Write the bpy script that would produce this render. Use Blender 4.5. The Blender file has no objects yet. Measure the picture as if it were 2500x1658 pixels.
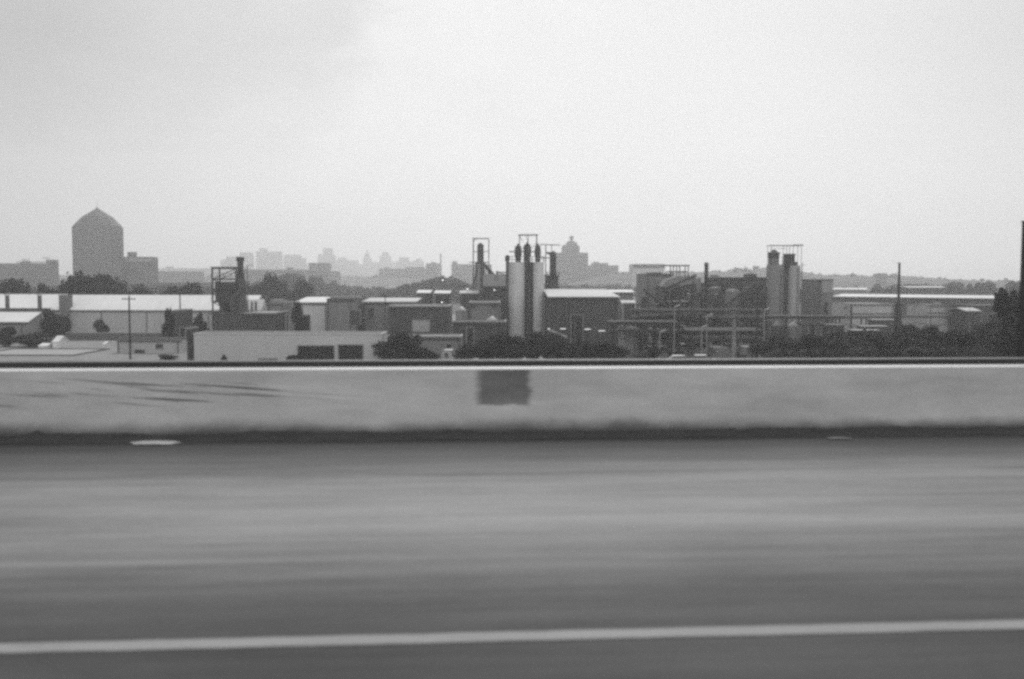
import bpy, math, random
from mathutils import Vector, Matrix, noise
R = math.radians
random.seed(7)
sc = bpy.context.scene
col = sc.collection

# ------------------------------------------------------------------ camera
F = 2430.6
PITCH, ROLL = math.atan(149/F), 0.00224
CAMZ = 2.0
GZ = -10.0
fw = Vector((0, math.cos(PITCH), -math.sin(PITCH)))
r0 = Vector((1, 0, 0)); u0 = Vector((0, math.sin(PITCH), math.cos(PITCH)))
rt = r0*math.cos(ROLL)+u0*math.sin(ROLL); up = -r0*math.sin(ROLL)+u0*math.cos(ROLL)
cam = bpy.data.cameras.new('camera'); camo = bpy.data.objects.new('camera', cam); col.objects.link(camo)
m = Matrix.Identity(4)
for i in range(3):
    m[i][0] = rt[i]; m[i][1] = up[i]; m[i][2] = -fw[i]
m[0][3], m[1][3], m[2][3] = 0, 0, CAMZ
camo.matrix_world = m
cam.sensor_fit = 'HORIZONTAL'; cam.sensor_width = 36; cam.lens = 35
cam.clip_start = 0.05; cam.clip_end = 20000
cam.dof.use_dof = True; cam.dof.focus_distance = 160; cam.dof.aperture_fstop = 1.1
sc.camera = camo

# ------------------------------------------------------------------ world: an overcast sky (the photograph is black and white)
SUN_EL, SUN_AZ = R(40), R(6)
w = bpy.data.worlds.new('World'); sc.world = w; w.use_nodes = True
nt = w.node_tree; nt.nodes.clear()
def N(t, **k):
    n = nt.nodes.new(t)
    for a, b in k.items(): setattr(n, a, b)
    return n
def L(a, b): nt.links.new(a, b)
def M(op, a, b=None, c=None, clamp=False):
    n = N('ShaderNodeMath', operation=op); n.use_clamp = clamp
    for i, v in enumerate((a, b, c)):
        if v is None: continue
        if isinstance(v, (int, float)): n.inputs[i].default_value = v
        else: L(v, n.inputs[i])
    return n.outputs[0]
out = N('ShaderNodeOutputWorld'); bg = N('ShaderNodeBackground'); L(bg.outputs[0], out.inputs[0])
bg.inputs[1].default_value = 0.1
sky = N('ShaderNodeTexSky', sky_type='NISHITA'); sky.sun_disc = False
sky.sun_elevation = SUN_EL; sky.sun_rotation = SUN_AZ; sky.dust_density = 6
bw = N('ShaderNodeRGBToBW'); L(sky.outputs[0], bw.inputs[0])
tc = N('ShaderNodeTexCoord'); sx = N('ShaderNodeSeparateXYZ'); L(tc.outputs['Generated'], sx.inputs[0])
X, Y, Z = sx.outputs
def noise_dir(scale, sc3, detail=4, loc=(0, 0, 0), rough=.5):
    mp = N('ShaderNodeMapping'); mp.inputs['Scale'].default_value = sc3; mp.inputs['Location'].default_value = loc
    L(tc.outputs['Generated'], mp.inputs[0])
    n = N('ShaderNodeTexNoise'); n.inputs['Scale'].default_value = scale; n.inputs['Detail'].default_value = detail
    n.inputs['Roughness'].default_value = rough
    L(mp.outputs[0], n.inputs[0]); return n.outputs[0]
def sstep(v, a, b):
    n = N('ShaderNodeMapRange', interpolation_type='SMOOTHSTEP')
    L(v, n.inputs[0]); n.inputs[1].default_value = a; n.inputs[2].default_value = b
    return n.outputs[0]
n1 = noise_dir(3.2, (1, 1, 2.2), 5, (2.3, 0, .7), .55)
n2 = noise_dir(9, (1, 1, 2.5), 6, (5, 1, 0), .6)
wob = M('MULTIPLY', M('SUBTRACT', n1, .5), .55)
wob2 = M('MULTIPLY', M('SUBTRACT', n2, .5), .16)
Zw = M('ADD', Z, M('ADD', M('MULTIPLY', wob, .3), wob2))
Xw = M('ADD', X, M('ADD', wob, wob2))
# dark bank upper left, softer bank upper right
bankL = M('MULTIPLY', sstep(M('MULTIPLY', Xw, -1), .12, .24), sstep(Zw, .09, .19))
bankR = M('MULTIPLY', sstep(Xw, -.02, .5), sstep(Zw, .10, .26))
azL = sstep(M('MULTIPLY', X, -1), .17, .56)
azR = sstep(X, .22, .62)
v = M('ADD', 8.1, M('MULTIPLY', azL, -2.3))
v = M('ADD', v, M('MULTIPLY', azR, -1.6))
v = M('ADD', v, M('MULTIPLY', bankL, -1.25))
v = M('ADD', v, M('MULTIPLY', bankR, -0.9))
v = M('ADD', v, M('MULTIPLY', M('SUBTRACT', n1, .5), 2.2))
v = M('ADD', v, M('MULTIPLY', M('SUBTRACT', n2, .5), .8))
v = M('ADD', M('MULTIPLY', v, .98), M('MULTIPLY', M('MINIMUM', bw.outputs[0], 12), .02))
back = sstep(M('MULTIPLY', Y, -1), -.35, .5)   # sky raised behind the camera, added as fill for camera-facing walls and haze
v = M('MULTIPLY', v, M('ADD', 1.0, M('MULTIPLY', back, .65)))
L(v, bg.inputs[0])

sun = bpy.data.lights.new('sun', 'SUN'); sun.energy = 1.8; sun.angle = R(14); sun.color = (1, 1, 1)
so = bpy.data.objects.new('sun', sun); col.objects.link(so)
sd = Vector((math.sin(SUN_AZ)*math.cos(SUN_EL), math.cos(SUN_AZ)*math.cos(SUN_EL), math.sin(SUN_EL)))
so.rotation_euler = sd.to_track_quat('Z', 'Y').to_euler(); so.location = (0, -20, 40)

sc.view_settings.view_transform = 'Standard'; sc.view_settings.look = 'None'
sc.view_settings.exposure = 0.0; sc.view_settings.gamma = 1.0; sc.view_settings.use_curve_mapping = False
sc.render.engine = 'CYCLES'
sc.cycles.use_denoising = False
sc.cycles.pixel_filter_type = 'BLACKMAN_HARRIS'; sc.cycles.filter_width = 2.9
sc.cycles.max_bounces = 5; sc.cycles.diffuse_bounces = 3; sc.cycles.glossy_bounces = 2
sc.cycles.volume_bounces = 2; sc.cycles.use_adaptive_sampling = False

# ------------------------------------------------------------------ pixel (2500x1658) + distance -> world
def pt(xs, ys, d):
    v = fw*F + rt*(xs-1250) + up*(829-ys)
    t = d/v.y
    return v.x*t, CAMZ+v.z*t
def PX(xs, d, ys=760): return pt(xs, ys, d)[0]
def PZ(ys, d, xs=1250): return pt(xs, ys, d)[1]

# ------------------------------------------------------------------ materials
_m = {}
def mat(name, v, rough=.85, ns=.35, amt=.25, fine=4.0, famt=.12, stretch=(1, 1, 1), metallic=0, bump=0, rib=None, spec=.3):
    """grey weathered surface: broad noise + fine noise (+ ribs of sheet cladding)"""
    if name in _m: return _m[name]
    M_ = bpy.data.materials.new(name); M_.use_nodes = True; t = M_.node_tree; b = t.nodes['Principled BSDF']
    g = t.nodes.new('ShaderNodeNewGeometry'); mp = t.nodes.new('ShaderNodeMapping'); mp.inputs['Scale'].default_value = stretch
    t.links.new(g.outputs['Position'], mp.inputs[0])
    def nz(s, d):
        n = t.nodes.new('ShaderNodeTexNoise'); n.inputs['Scale'].default_value = s; n.inputs['Detail'].default_value = d
        t.links.new(mp.outputs[0], n.inputs[0]); return n.outputs[0]
    def ma(op, a, b_):
        n = t.nodes.new('ShaderNodeMath'); n.operation = op
        for i, q in enumerate((a, b_)):
            if isinstance(q, (int, float)): n.inputs[i].default_value = q
            else: t.links.new(q, n.inputs[i])
        return n.outputs[0]
    a = ma('MULTIPLY', ma('SUBTRACT', nz(ns, 5), .5), 3*amt)
    f = ma('MULTIPLY', ma('SUBTRACT', nz(fine, 3), .5), 3*famt)
    c = ma('MULTIPLY', ma('ADD', ma('ADD', 1.0, a), f), v)
    if rib:
        wv = t.nodes.new('ShaderNodeTexWave'); wv.bands_direction = rib[0]; wv.inputs['Scale'].default_value = rib[1]
        t.links.new(g.outputs['Position'], wv.inputs[0])
        c = ma('MULTIPLY', c, ma('ADD', 1-rib[2]*.5, ma('MULTIPLY', wv.outputs['Fac'], rib[2])))
    c = ma('MAXIMUM', c, v*.25)
    t.links.new(c, b.inputs['Base Color'])
    b.inputs['Roughness'].default_value = rough; b.inputs['Metallic'].default_value = metallic
    b.inputs['Specular IOR Level'].default_value = spec
    if bump:
        bp = t.nodes.new('ShaderNodeBump'); bp.inputs['Strength'].default_value = bump
        t.links.new(nz(fine, 4), bp.inputs['Height']); t.links.new(bp.outputs[0], b.inputs['Normal'])
    _m[name] = M_; return M_
WST = (1, 1, .18)
dark_steel = mat('dark_steel', .035, .6, .8, .3)
mid_steel = mat('mid_steel', .09, .6, .8, .35)
rust = mat('rust', .06, .8, .5, .5, stretch=WST)
galv = mat('galvanised', .22, .5, .6, .25, stretch=WST)
white_roof = mat('white_roof', .62, .7, .08, .12, 1.5, .06, rib=('X', .12, .03))
pale_roof = mat('pale_roof', .42, .7, .1, .18, 1.2, .1)
grey_roof = mat('grey_roof', .3, .8, .15, .3, 1.2, .15)
dark_roof = mat('dark_roof', .09, .8, .15, .3)
wall_grey = mat('grey_cladding', .38, .8, .15, .22, 1.5, .10, WST, rib=('X', 1.2, .12))
wall_light = mat('light_cladding', .50, .8, .12, .15, 1.5, .1, WST, rib=('X', 1.0, .1))
wall_mid = mat('mid_cladding', .17, .8, .2, .25, 1.5, .2, WST, rib=('X', 1.0, .15))
wall_dark = mat('dark_cladding', .055, .8, .2, .35, 1.2, .25, WST, rib=('X', 1.0, .2))
brick = mat('brick', .13, .9, .2, .25, 2.5, .2)
block_wall = mat('block_wall', .44, .9, .06, .10, 1.0, .07, WST)
black_open = mat('dark_opening', .018, .9, .4, .3)
glass = mat('window_glass', .05, .15, .5, .2)
silo_m = mat('silo_shell', .50, .6, .2, .16, 1.5, .1, (1, 1, .12))
silo_dark = mat('silo_shell_dark', .06, .6, .2, .3, 1.5, .15, (1, 1, .12))
leaf = mat('leaves', .05, .9, .35, .45, 1.8, .3)
leaf_d = mat('dark_leaves', .032, .9, .3, .45, 1.8, .3)
leaf_far = mat('far_leaves', .06, .9, .03, .35, .2, .3)
bark = mat('bark', .07, .9, 1, .3)
conc = mat('old_concrete', .3, .9, .1, .2, 1.2, .12, WST)
far_wall = mat('far_masonry', .12, .9, .02, .2, .12, .15, rib=('Z', .08, .3))
far_tower = mat('far_tower_wall', .14, .9, .01, .15, .06, .12, rib=('Z', .08, .35))
far_roof = mat('far_roof', .6, .8, .02, .2)
dome_m = mat('tank_cladding', .13, .8, .03, .12, .3, .08, (1, 1, .1), rib=('X', .12, .08))
dome_roof_m = mat('tank_roof', .095, .8, .03, .12)
car_white = mat('car_paint', .75, .25, 1, .04, 3, .03, spec=.5)
tyre_m = mat('tyre', .02, .9, 3, .2)
def emis(name, v, s):
    M_ = bpy.data.materials.new(name); M_.use_nodes = True; b = M_.node_tree.nodes['Principled BSDF']
    b.inputs['Base Color'].default_value = (v, v, v, 1); b.inputs['Emission Color'].default_value = (1, 1, 1, 1)
    b.inputs['Emission Strength'].default_value = s; return M_
lamp_lit = emis('lit_lamp', .8, 1.4)

# ------------------------------------------------------------------ mesh builder
class MB:
    def __init__(s): s.v = []; s.f = []
    def add(s, vs, fs):
        o = len(s.v); s.v += [tuple(p) for p in vs]; s.f += [tuple(i+o for i in f) for f in fs]; return s
    def box(s, x0, x1, y0, y1, z0, z1):
        if x1 < x0: x0, x1 = x1, x0
        return s.add([(x0,y0,z0),(x1,y0,z0),(x1,y1,z0),(x0,y1,z0),(x0,y0,z1),(x1,y0,z1),(x1,y1,z1),(x0,y1,z1)],
                     [(3,2,1,0),(4,5,6,7),(0,1,5,4),(1,2,6,5),(2,3,7,6),(3,0,4,7)])
    def cyl(s, p, q, r0_, r1_=None, n=12, caps=True):
        if r1_ is None: r1_ = r0_
        p = Vector(p); q = Vector(q); a = (q-p).normalized()
        b = a.orthogonal().normalized(); c = a.cross(b)
        vs = []
        for (o, r) in ((p, r0_), (q, r1_)):
            for i in range(n):
                t = 2*math.pi*i/n; vs.append(o+b*math.cos(t)*r+c*math.sin(t)*r)
        fs = [(i, (i+1) % n, n+(i+1) % n, n+i) for i in range(n)]
        if caps: fs += [tuple(range(n))[::-1], tuple(range(n, 2*n))]
        return s.add(vs, fs)
    def lathe(s, x, y, prof, n=20, rot=0):
        vs = []; fs = []
        for (r, z) in prof:
            for i in range(n):
                t = 2*math.pi*i/n+rot; vs.append((x+r*math.cos(t), y+r*math.sin(t), z))
        for k in range(len(prof)-1):
            for i in range(n):
                fs.append((k*n+i, k*n+(i+1) % n, (k+1)*n+(i+1) % n, (k+1)*n+i))
        fs += [tuple(range(n))[::-1], tuple(range((len(prof)-1)*n, len(prof)*n))]
        return s.add(vs, fs)
    def bar(s, p, q, t=.1):  # square bar
        p = Vector(p); q = Vector(q); a = (q-p).normalized(); b = a.orthogonal().normalized(); c = a.cross(b)
        if abs(a.z) < .01:
            b = Vector((0, 0, 1)); c = a.cross(b)
        h = t/2; vs = [o+b*i*h+c*j*h for o in (p, q) for (i, j) in ((-1,-1),(1,-1),(1,1),(-1,1))]
        return s.add(vs, [(0,1,5,4),(1,2,6,5),(2,3,7,6),(3,0,4,7),(3,2,1,0),(4,5,6,7)])
    def prismx(s, x0, x1, prof):  # profile [(y,z)...] extruded along x
        n = len(prof)
        vs = [(x, y, z) for x in (x0, x1) for (y, z) in prof]
        return s.add(vs, [(i, (i+1) % n, n+(i+1) % n, n+i) for i in range(n)]+[tuple(range(n))[::-1], tuple(range(n, 2*n))])
def fixn(me):
    import bmesh
    b = bmesh.new(); b.from_mesh(me); bmesh.ops.recalc_face_normals(b, faces=b.faces); b.to_mesh(me); b.free()
def wl(o):
    v = Vector((0, 0, 0))
    while o: v += o.location; o = o.parent
    return v
def obj(name, mb, mt, parent=None, loc=None, smooth=False, label=None, fix=True):
    base = wl(parent) if parent else Vector(loc or (0, 0, 0))
    me = bpy.data.meshes.new(name); me.from_pydata([tuple(Vector(p)-base) for p in mb.v], [], mb.f); me.update()
    if fix: fixn(me)
    me.materials.append(mt)
    if smooth:
        me.shade_smooth() if hasattr(me, 'shade_smooth') else None
        try: me.set_sharp_from_angle(angle=R(40))
        except Exception: pass
    o = bpy.data.objects.new(name, me); col.objects.link(o)
    if parent: o.parent = parent
    else: o.location = base
    if label: o['label'] = label
    return o
def thing(name, label, cat, loc, group=None):
    o = bpy.data.objects.new(name, None); o.empty_display_size = .5; col.objects.link(o)
    o.location = loc; o['label'] = label; o['category'] = cat; o['kind'] = 'thing'
    if group: o['group'] = group
    return o
def tag(o, label, cat, group=None):
    o['label'] = label; o['category'] = cat
    if group: o['group'] = group
    return o
def struct(name, mb, mt, **k):
    o = obj(name, mb, mt, **k); o['kind'] = 'structure'; return o

# ================================================================== THE HIGHWAY (road frame: u along, v across, turned 4 degrees)
TH = R(4.1)
def roadmat(name, kind):
    M_ = bpy.data.materials.new(name); M_.use_nodes = True; t = M_.node_tree; b = t.nodes['Principled BSDF']
    tcn = t.nodes.new('ShaderNodeTexCoord'); s = t.nodes.new('ShaderNodeSeparateXYZ'); t.links.new(tcn.outputs['Object'], s.inputs[0])
    def nz(scale, st, d=4, loc=(0, 0, 0), rough=.55):
        mp = t.nodes.new('ShaderNodeMapping'); mp.inputs['Scale'].default_value = st; mp.inputs['Location'].default_value = loc
        t.links.new(tcn.outputs['Object'], mp.inputs[0])
        n = t.nodes.new('ShaderNodeTexNoise'); n.inputs['Scale'].default_value = scale; n.inputs['Detail'].default_value = d
        n.inputs['Roughness'].default_value = rough
        t.links.new(mp.outputs[0], n.inputs[0]); return n.outputs[0]
    def ma(op, a, b_=None, clamp=False):
        n = t.nodes.new('ShaderNodeMath'); n.operation = op; n.use_clamp = clamp
        for i, q in enumerate((a, b_)):
            if q is None: continue
            if isinstance(q, (int, float)): n.inputs[i].default_value = q
            else: t.links.new(q, n.inputs[i])
        return n.outputs[0]
    def ss(v_, a, b_):
        n = t.nodes.new('ShaderNodeMapRange'); n.interpolation_type = 'SMOOTHSTEP'
        t.links.new(v_, n.inputs[0]); n.inputs[1].default_value = a; n.inputs[2].default_value = b_
        return n.outputs[0]
    U, V, W = s.outputs
    if kind == 'road':
        streak = nz(1.0, (.05, 1.6, 1), 6, (3, 0, 0), .65)
        streak2 = nz(1.0, (.30, 6, 1), 5, (0, 4, 0), .6)
        blot = nz(.55, (.35, 1, 1), 4)
        agg = nz(60, (1, 1, 1), 3); agg2 = nz(14, (.5, 1.6, 1), 4, rough=.7)
        Vw = ma('ADD', V, ma('MULTIPLY', ma('SUBTRACT', nz(.6, (.6, 1, 1), 4, (9, 2, 0)), .5), .9))
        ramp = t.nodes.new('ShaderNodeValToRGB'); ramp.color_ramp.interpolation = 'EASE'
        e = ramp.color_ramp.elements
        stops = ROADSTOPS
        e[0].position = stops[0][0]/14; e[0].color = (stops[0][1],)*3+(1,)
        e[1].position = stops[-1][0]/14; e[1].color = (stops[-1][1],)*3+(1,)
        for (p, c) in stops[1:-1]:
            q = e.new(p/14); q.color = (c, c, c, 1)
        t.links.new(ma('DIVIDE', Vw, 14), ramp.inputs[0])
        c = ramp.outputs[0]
        k = ma('ADD', 1, ma('MULTIPLY', ma('SUBTRACT', streak, .5), .65))
        k = ma('ADD', k, ma('MULTIPLY', ma('SUBTRACT', streak2, .5), .7))
        k = ma('ADD', k, ma('MULTIPLY', ma('SUBTRACT', blot, .5), .8))
        k = ma('ADD', k, ma('MULTIPLY', ma('SUBTRACT', nz(1.0, (.7, 26, 1), 4, (6, 0, 0), .6), .5), .45))
        k = ma('ADD', k, ma('MULTIPLY', ma('SUBTRACT', nz(.9, (.45, 1.8, 1), 5, (2, 7, 0), .7), .5), .75))
        k = ma('MULTIPLY', k, .84)
        k = ma('ADD', k, ma('MULTIPLY', ma('SUBTRACT', agg, .5), .5))
        k = ma('ADD', k, ma('MULTIPLY', ma('SUBTRACT', agg2, .5), .35))
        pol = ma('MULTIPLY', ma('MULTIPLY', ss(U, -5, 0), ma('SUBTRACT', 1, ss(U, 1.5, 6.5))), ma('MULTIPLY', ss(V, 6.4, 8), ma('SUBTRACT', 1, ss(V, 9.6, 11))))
        k = ma('ADD', k, ma('MULTIPLY', ma('SUBTRACT', pol, .4), .26))   # paler mid-frame, darker outwards: lens vignetting painted into the asphalt
        crk = ss(nz(1.0, (.8, 9, 1), 6, (1, 8, 0), .75), .60, .72)
        k = ma('SUBTRACT', k, ma('MULTIPLY', crk, .24))
        # a dark band of tyre wear between the shoulder and the marked line, and narrow sealed seams along the road
        seam = ma('SUBTRACT', 1, ss(ma('ABSOLUTE', ma('SUBTRACT', Vw, 10.15)), .03, .16))
        k = ma('SUBTRACT', k, ma('MULTIPLY', seam, .14))
        k2 = ma('SUBTRACT', 1, ss(ma('ABSOLUTE', ma('SUBTRACT', V, 7.05)), .02, .09))
        k = ma('ADD', k, ma('MULTIPLY', ma('MULTIPLY', k2, ss(nz(.25, (1, .1, 1), 2), .42, .6)), .3))
        fin = ma('MULTIPLY', c, k)
        b.inputs['Roughness'].default_value = .85; b.inputs['Specular IOR Level'].default_value = .25
    elif kind == 'parapet':
        k = ma('ADD', 1, ma('MULTIPLY', ma('SUBTRACT', nz(.8, (.5, 1, 1.6), 5), .5), .8))
        k = ma('ADD', k, ma('MULTIPLY', ma('SUBTRACT', nz(3.5, (.5, 1, 1.6), 5, rough=.7), .5), .45))
        k = ma('ADD', k, ma('MULTIPLY', ma('SUBTRACT', nz(70, (1, 1, 1), 3), .5), .45))
        k = ma('ADD', k, ma('MULTIPLY', ma('SUBTRACT', nz(1.2, (.25, 1, 5), 4, (3, 0, 0)), .5), .3))
        # a square of dark paint over old writing
        U2 = ma('ADD', U, ma('MULTIPLY', ma('SUBTRACT', nz(9, (.25, 1, 1.6), 4, (2, 0, 0)), .5), .13))
        e1 = ma('MULTIPLY', ss(U2, .40, .56), ma('SUBTRACT', 1, ss(U2, 1.10, 1.22)))
        Wn = ma('ADD', W, ma('MULTIPLY', ma('SUBTRACT', nz(3, (1, 1, 1), 3), .5), .08))
        e1 = ma('MULTIPLY', e1, ss(Wn, .32, .37))
        k = ma('MULTIPLY', k, ma('SUBTRACT', 1, ma('MULTIPLY', e1, ma('ADD', .50, ma('MULTIPLY', nz(2.2, (.6, 1, 2.2), 4, (7, 0, 0)), .32)))))
        # scuffs
        mp = t.nodes.new('ShaderNodeMapping'); mp.inputs['Rotation'].default_value = (0, R(-4.5), 0)
        t.links.new(tcn.outputs['Object'], mp.inputs[0])
        mp2 = t.nodes.new('ShaderNodeMapping'); mp2.inputs['Scale'].default_value = (.55, 1, 17)
        t.links.new(mp.outputs[0], mp2.inputs[0])
        n = t.nodes.new('ShaderNodeTexNoise'); n.inputs['Scale'].default_value = 1.3; n.inputs['Detail'].default_value = 4
        t.links.new(mp2.outputs[0], n.inputs[0])
        sm = ss(n.outputs[0], .53, .66)
        zone = ma('MULTIPLY', ma('MULTIPLY', ss(U, -7.5, -5), ma('SUBTRACT', 1, ss(U, -2.6, -.6))), ma('MULTIPLY', ss(W, .33, .42), ma('SUBTRACT', 1, ss(W, .60, .78))))
        k = ma('MULTIPLY', k, ma('SUBTRACT', 1, ma('MULTIPLY', ma('MULTIPLY', sm, zone), .75)))
        # splash dirt at the foot
        foot = ma('SUBTRACT', 1, ss(ma('ADD', W, ma('MULTIPLY', ma('SUBTRACT', nz(1.3, (.45, 1, .6), 6, (1, 0, 0), .65), .5), .34)), .0, .20))
        k = ma('MULTIPLY', k, ma('SUBTRACT', 1, ma('MULTIPLY', foot, .72)))
        fin = ma('MULTIPLY', k, .385)
        b.inputs['Roughness'].default_value = .9; b.inputs['Specular IOR Level'].default_value = .2
    elif kind == 'line':
        k = ma('ADD', 1, ma('MULTIPLY', ma('SUBTRACT', nz(2.5, (.25, 1, 1), 5), .5), .5))
        k = ma('ADD', k, ma('MULTIPLY', ma('SUBTRACT', nz(70, (1, 1, 1), 3), .5), .5))
        ed = ma('ADD', ma('ABSOLUTE', ma('SUBTRACT', V, 5.4375)), ma('MULTIPLY', ma('SUBTRACT', nz(1.0, (3, 20, 1), 4), .5), .05))
        wear = ma('MAXIMUM', ss(ed, .058, .078), ma('MULTIPLY', ss(nz(1.0, (1.2, 14, 1), 5, (4, 0, 0), .7), .56, .72), .5))
        fin = ma('ADD', ma('MULTIPLY', ma('MULTIPLY', k, .235), ma('SUBTRACT', 1, wear)), ma('MULTIPLY', wear, .075)); b.inputs['Roughness'].default_value = .8
    t.links.new(fin, b.inputs['Base Color'])
    return M_
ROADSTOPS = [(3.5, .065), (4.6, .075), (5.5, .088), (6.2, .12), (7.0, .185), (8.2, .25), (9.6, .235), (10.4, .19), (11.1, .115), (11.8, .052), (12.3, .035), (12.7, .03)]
ROADSTOPS = ROADSTOPS
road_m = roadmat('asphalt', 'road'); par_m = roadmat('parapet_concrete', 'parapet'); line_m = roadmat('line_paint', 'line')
def road_obj(name, mb, mt, parent=None, **k):
    o = obj(name, mb, mt, parent, **k)
    if parent is None: o.rotation_euler = (0, 0, TH)
    return o
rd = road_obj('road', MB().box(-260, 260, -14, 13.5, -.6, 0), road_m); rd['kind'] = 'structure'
em = MB().prismx(-258, 258, [(-13.4, -.61), (13.4, -.61), (29, -9.9), (29, -10.4), (-29, -10.4), (-29, -9.9)])
e = road_obj('embankment', em, mat('verge_earth', .08, .95, .3, .4, 3, .3)); e['kind'] = 'structure'
ln = road_obj('painted_line', MB().box(-259, 259, 5.36, 5.515, .001, .005), line_m); ln['kind'] = 'structure'
par = thing('concrete_parapet', 'long grey concrete parapet with a dark painted square and scuffs, along the road edge', 'parapet', (0, 0, 0)); par.rotation_euler = (0, 0, TH)
obj('wall', MB().prismx(-255, 255, [(12.80, .003), (12.80, .05), (13.0, .80), (13.30, .80), (13.34, .003)]), par_m, par)
obj('coping', MB().prismx(-255, 255, [(13.003, .803), (13.003, .817), (13.012, .822), (13.29, .822), (13.298, .817), (13.298, .803)]), mat('coping_paint', .72, .3, .5, .15, 6, .08, spec=.5), par)
rail = thing('steel_rail', 'thin dark steel rail running just behind the top of the grey parapet', 'railing', (0, 0, 0)); rail.rotation_euler = (0, 0, TH)
rm = MB().box(-254, 254, 13.42, 13.60, .77, .884)
obj('rail_beam', rm, mat('rail_paint', .035, .55, 2, .3, spec=.3), rail)
obj('rail_cap', MB().box(-254, 254, 13.41, 13.61, .886, .892), mat('rail_cap_steel', .14, .6, 1.5, .3), rail)
for k in range(-14, 15):
    obj('post', MB().box(k*3.2-.05, k*3.2+.05, 13.46, 13.56, -.55, .774), dark_steel, rail)

def uv_at(xs, v_, ys=None):
    phi = math.atan((xs-1250)/F); return v_*math.tan(phi+TH)
def ruv(u, v_, z=0): return Vector((u*math.cos(TH)-v_*math.sin(TH), u*math.sin(TH)+v_*math.cos(TH), z))
# grit drifted against the foot of the parapet
g = MB(); nU = 1100; rows = [(12.80, .9), (12.72, 1.0), (12.6, .55), (12.45, .22), (12.25, 0)]
for i in range(nU+1):
    u = -22+44*i/nU
    h = .012+.05*max(0, noise.fractal(Vector((u*.75, 3.1, 0)), 1, 2, 5))+.07*max(0, noise.fractal(Vector((u*2.3, 1.1, 0)), 1, 2, 4)-.12)+.02*abs(noise.noise(Vector((u*7, 1, 0))))
    for (vv, kk) in rows:
        g.v.append((u, vv+(.03 if vv > 12.5 else .16)*noise.fractal(Vector((u*1.7, vv*3, 5)), 1, 2, 3), .002+h*kk*(1+.5*noise.noise(Vector((u*9, vv*20, 0))))))
for i in range(nU):
    for j in range(4):
        a = i*5+j; g.f.append((a, a+5, a+6, a+1))
gr = road_obj('roadside_grit', g, mat('grit', .04, .95, 3, .4, 25, .4), fix=False); gr['kind'] = 'stuff'
gr['label'] = 'dark drift of grit and leaves along the foot of the parapet'
def litter(name, xs, v_, su, sv, sh, seed, label, val):
    u = uv_at(xs, v_); c = ruv(u, v_); rnd = random.Random(seed); b = MB(); n = 9
    for j in range(5):
        for i in range(n):
            x = (i/(n-1)-.5)*su*(1-.35*abs(j-2)/2); y = (j/4-.5)*sv
            z = .012+sh*(math.exp(-((i-4)/2.5)**2))*(.6+.8*rnd.random())*(1-abs(j-2)/2.4)
            b.v.append((c.x+x+rnd.uniform(-.01, .01), c.y+y, z))
    for j in range(4):
        for i in range(n-1):
            a = j*n+i; b.f.append((a, a+1, a+n+1, a+n))
    o = obj(name, b, mat(name+'_paper', val, .8, 3, .15), loc=(c.x, c.y, .006), fix=False)
    tag(o, label, 'litter')
litter('crumpled_paper', 372, 12.2, .62, .26, .022, 3, 'pale crumpled scrap of paper lying in the gutter at the left of the road', .40)
litter('plastic_scrap', 2055, 12.05, .35, .1, .02, 5, 'small grey plastic scrap lying in the gutter towards the right', .16)

# the dark post at the right edge of the picture
pd = 14.6
px0 = PX(2490, pd+.26, 700); pz = PZ(537, pd, 2490)
gp = thing('sign_post', 'tall dark steel post standing behind the parapet at the right edge', 'post', (px0+.14, pd, -.6))
obj('column', MB().box(px0, px0+.26, pd, pd+.26, -.58, pz-.02), dark_steel, gp)
obj('cap', MB().box(px0-.012, px0+.272, pd-.012, pd+.272, pz-.018, pz), mat('post_cap', .05, .6), gp)
obj('base_plate', MB().box(px0-.12, px0+.38, pd-.12, pd+.38, -.60, -.585), mid_steel, gp)

# ================================================================== GROUND
gx, gy0, gy1 = 4700, -250, 5300
gm = MB().box(-gx, gx, gy0, gy1, GZ-.3, GZ)
ground_m = mat('ground', .085, .95, .02, .5, .12, .4, (1, 1, 1))
struct('ground', gm, ground_m)
yard_m = mat('yard_concrete', .20, .9, .05, .35, .5, .2)
def sheet(name, pts, z, mt):
    b = MB(); b.v = [(x, y, z) for x, y in pts]; b.f = [tuple(range(len(pts)))]
    o = obj(name, b, mt, fix=False); o['kind'] = 'structure'; return o
sheet('yard', [(-110, 45), (4, 45), (9, 330), (-150, 330)], GZ+.012, yard_m)
sheet('plant_yard', [(4.5, 60), (230, 60), (300, 350), (10, 350)], GZ+.008, mat('plant_yard_ground', .045, .95, .08, .4, .8, .3))
sheet('access_road', [(-200, 98), (240, 112), (240, 120), (-200, 106)], GZ+.018, mat('old_asphalt', .06, .9, .1, .3))

# ================================================================== BUILDERS
def ends(x0, x1, d, depth):
    """the wall's ends, so that front face and visible side together span x0..x1"""
    X0, X1 = PX(x0, d), PX(x1, d); W = X1-X0
    if x1 < 1250: X1 = max(PX(x1, d+depth), X0+.35*W)
    elif x0 > 1250: X0 = min(PX(x0, d+depth), X1-.35*W)
    return X0, X1
def trim(t, X0, X1, d, z, seed):
    """gutter and downpipes along the front"""
    if d > 270 or X1-X0 < 3: return
    rnd = random.Random(seed)
    obj('gutter', MB().box(X0+.05, X1-.05, d-.2, d-.062, z-.3, z-.12), dark_steel, t)
    n = max(1, int((X1-X0)/9))
    for i in range(n+1):
        x = X0+.2+(X1-X0-.4)*min(1, max(0, (i+rnd.uniform(-.15, .15))/n))
        obj('downpipe', MB().box(x-.06, x+.06, d-.19, d-.07, GZ+.05, z-.302), rnd.choice((mid_steel, rust, dark_steel)), t)
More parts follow.
